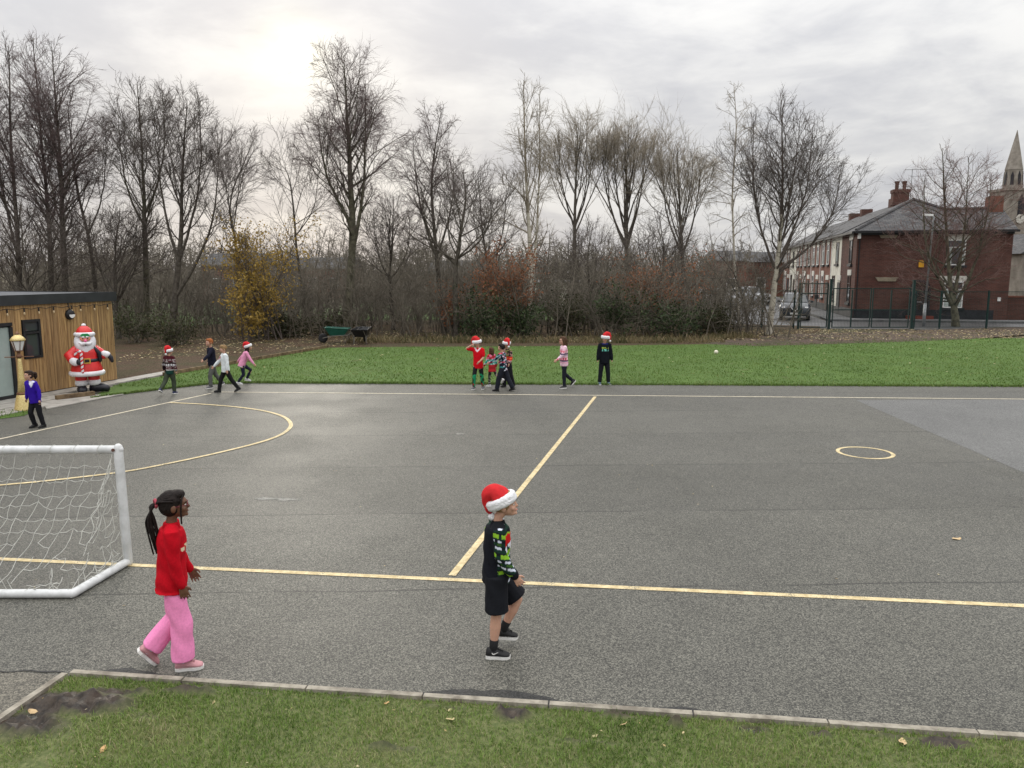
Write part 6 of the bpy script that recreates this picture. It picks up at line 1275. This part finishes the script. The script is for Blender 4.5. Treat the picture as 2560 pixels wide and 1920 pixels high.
# 9 half hidden child
def teal(co,I):
    z=co[:,2]-I['pel'].z; c=np.tile(L_(170,44,48),(len(co),1)); n=vnoise(co[:,0]*26,co[:,2]*26,9); c[(z>.08)&(z<.26)]=L_(60,170,150); c[(z>.08)&(z<.26)&(n>.58)]=L_(210,220,220); c[(z>.26)&(n>.5)]=L_(214,120,150); return c
def camo(co):
    c=np.tile(L_(60,62,58),(len(co),1)); n=vnoise(co[:,0]*40,co[:,2]*34,4); c[n>.6]=L_(150,150,140); c[n<.35]=L_(24,24,26); return c
person('long haired child in red and teal dress half hidden behind the raised arm child',G(1222,967),hgt(1222,967,868),yawf(-.6,.6),dict(R=(-26,42,3,-45),L=(10,12,3,0),r=(-10,14,16),l=(16,12,20),lean=4,stance='L'),
  dict(skin='mid',hair=('long','brown'),top=teal,topname='dress',bot=camo,botname='leggings',shoe=WHS,sock=SOCKW,tz=-.16,hem=.03,lg=(.066,.046,.036)),group=G2)
# 10 floral shirt, dark hair
def floral(co,I):
    c=np.tile(L_(24,30,44),(len(co),1)); n=vnoise(co[:,0]*40,co[:,2]*40+co[:,1]*30,12); c[n>.68]=L_(210,214,226); k=vnoise(co[:,0]*36+50,co[:,2]*36,13); c[k>.74]=L_(190,70,90); k=vnoise(co[:,0]*30+90,co[:,2]*30,14); c[k>.76]=L_(60,130,130); return c
person('dark haired child in floral shirt and dark trousers walking in the huddle',G(1262,978),hgt(1256,978,858),yawf(-.8,.35),dict(R=(-20,8,4,-14),L=(20,10,4,0),r=(8,12,20),l=(42,10,20),lean=5,stance='B',hyaw=12),
  dict(skin='mid',hair=('short','black'),top=floral,topname='shirt',bot=flatc((.012,.014,.022)),shoe=BLK,sole=SOLED,sock=SOCKB,lg=(.086,.072,.06)),group=G2)
# 11 hat child behind
def xmas(co,I):
    z=co[:,2]-I['pel'].z; c=np.tile(np.array((.014,.013,.015),np.float32),(len(co),1)); n=vnoise(co[:,0]*36,co[:,2]*36,22); c[(z>.2)&(n>.55)]=L_(150,120,110); c[(z>.2)&(n<.3)]=L_(120,130,70); c[(z>.10)&(z<.2)]=L_(190,44,40); c[(z>.145)&(z<.16)]=L_(214,120,60); c[(z>.04)&(z<.1)&(n>.5)]=L_(190,150,150); return c
person('child in red and white hat and dark festive jumper behind the floral shirt child',G(1272,967),hgt(1268,967,850),yawf(-.5,-.6),dict(R=(8,10,4,0),L=(-8,14,4,-8),r=(8,10,30),l=(6,14,30),lean=3,hyaw=10,stance='B'),
  dict(skin='mid',hair=('short','dark'),top=xmas,bot=flatc((.012,.012,.016)),shoe=BLK,sole=SOLED,sock=SOCKB,hat=(-120,6),lg=(.082,.066,.055)),group=G2)
# 12 striped girl
def striped(co,I):
    z=co[:,2]-I['pel'].z; n=np.sin(co[:,0]*90+co[:,1]*90); c=np.tile(L_(232,196,210),(len(co),1))
    for a,b_,cc_ in((.30,.335,(214,170,186)),(.24,.295,(205,84,106)),(.195,.23,(78,72,96)),(.165,.18,(150,146,160)),(.06,.115,(205,80,104)),(.02,.052,(84,78,102)),(-.02,.008,(214,150,176))): c[(z>a)&(z<b_)]=L_(*cc_)
    c[(((z>.25)&(z<.285))|((z>.07)&(z<.105)))&(n>.3)]=L_(236,206,214); return c
person('girl with brown hair in pink and grey striped jumper walking left',G(1408,971),hgt(1410,971,842),yawf(-1,-.25),dict(R=(-8,42,2,-48),L=(4,6,2,0),r=(-6,8,8),l=(24,14,30),lean=2,stance='L'),
  dict(skin='pale',hair=('long','brown'),top=striped,bot=flatc((.012,.014,.022)),shoe=BLK,sock=SOCKW,glasses=True,tz=-.10,hem=.004,lg=(.070,.052,.040)))
# 13 standing boy
def stand(co,I):
    z=co[:,2]-I['sh'].z; c=np.tile(np.array((.008,.010,.014),np.float32),(len(co),1)); f=(co[:,1]>I['sh'].y+.04)&(np.abs(co[:,0])<.085); n=vnoise(co[:,0]*60,co[:,2]*60,31); c[f&(z>-.10)&(z<-.055)&(n>.42)]=L_(150,170,70); c[f&(z>-.155)&(z<-.10)&(n>.38)]=L_(120,214,196); c[(z>.018)&(np.abs(co[:,0])<.075)]=L_(40,44,110); return c
person('boy in red and white hat and black printed jumper standing still facing camera',G(1510,961),hgt(1508,961,836),yawf(.05,-1),dict(R=(0,2,7,0),L=(0,2,7,0),r=(2,12,6),l=(2,12,6),lean=1,hyaw=-8,stance='B'),
  dict(skin='pale',hair=('short','brown'),top=stand,bot=flatc((.008,.010,.014)),shoe=BLUES,sock=SOCKB,hat=(-105,4),tz=-.10,tg=.022,sg=.018,hem=.006,lg=(.076,.060,.050)))
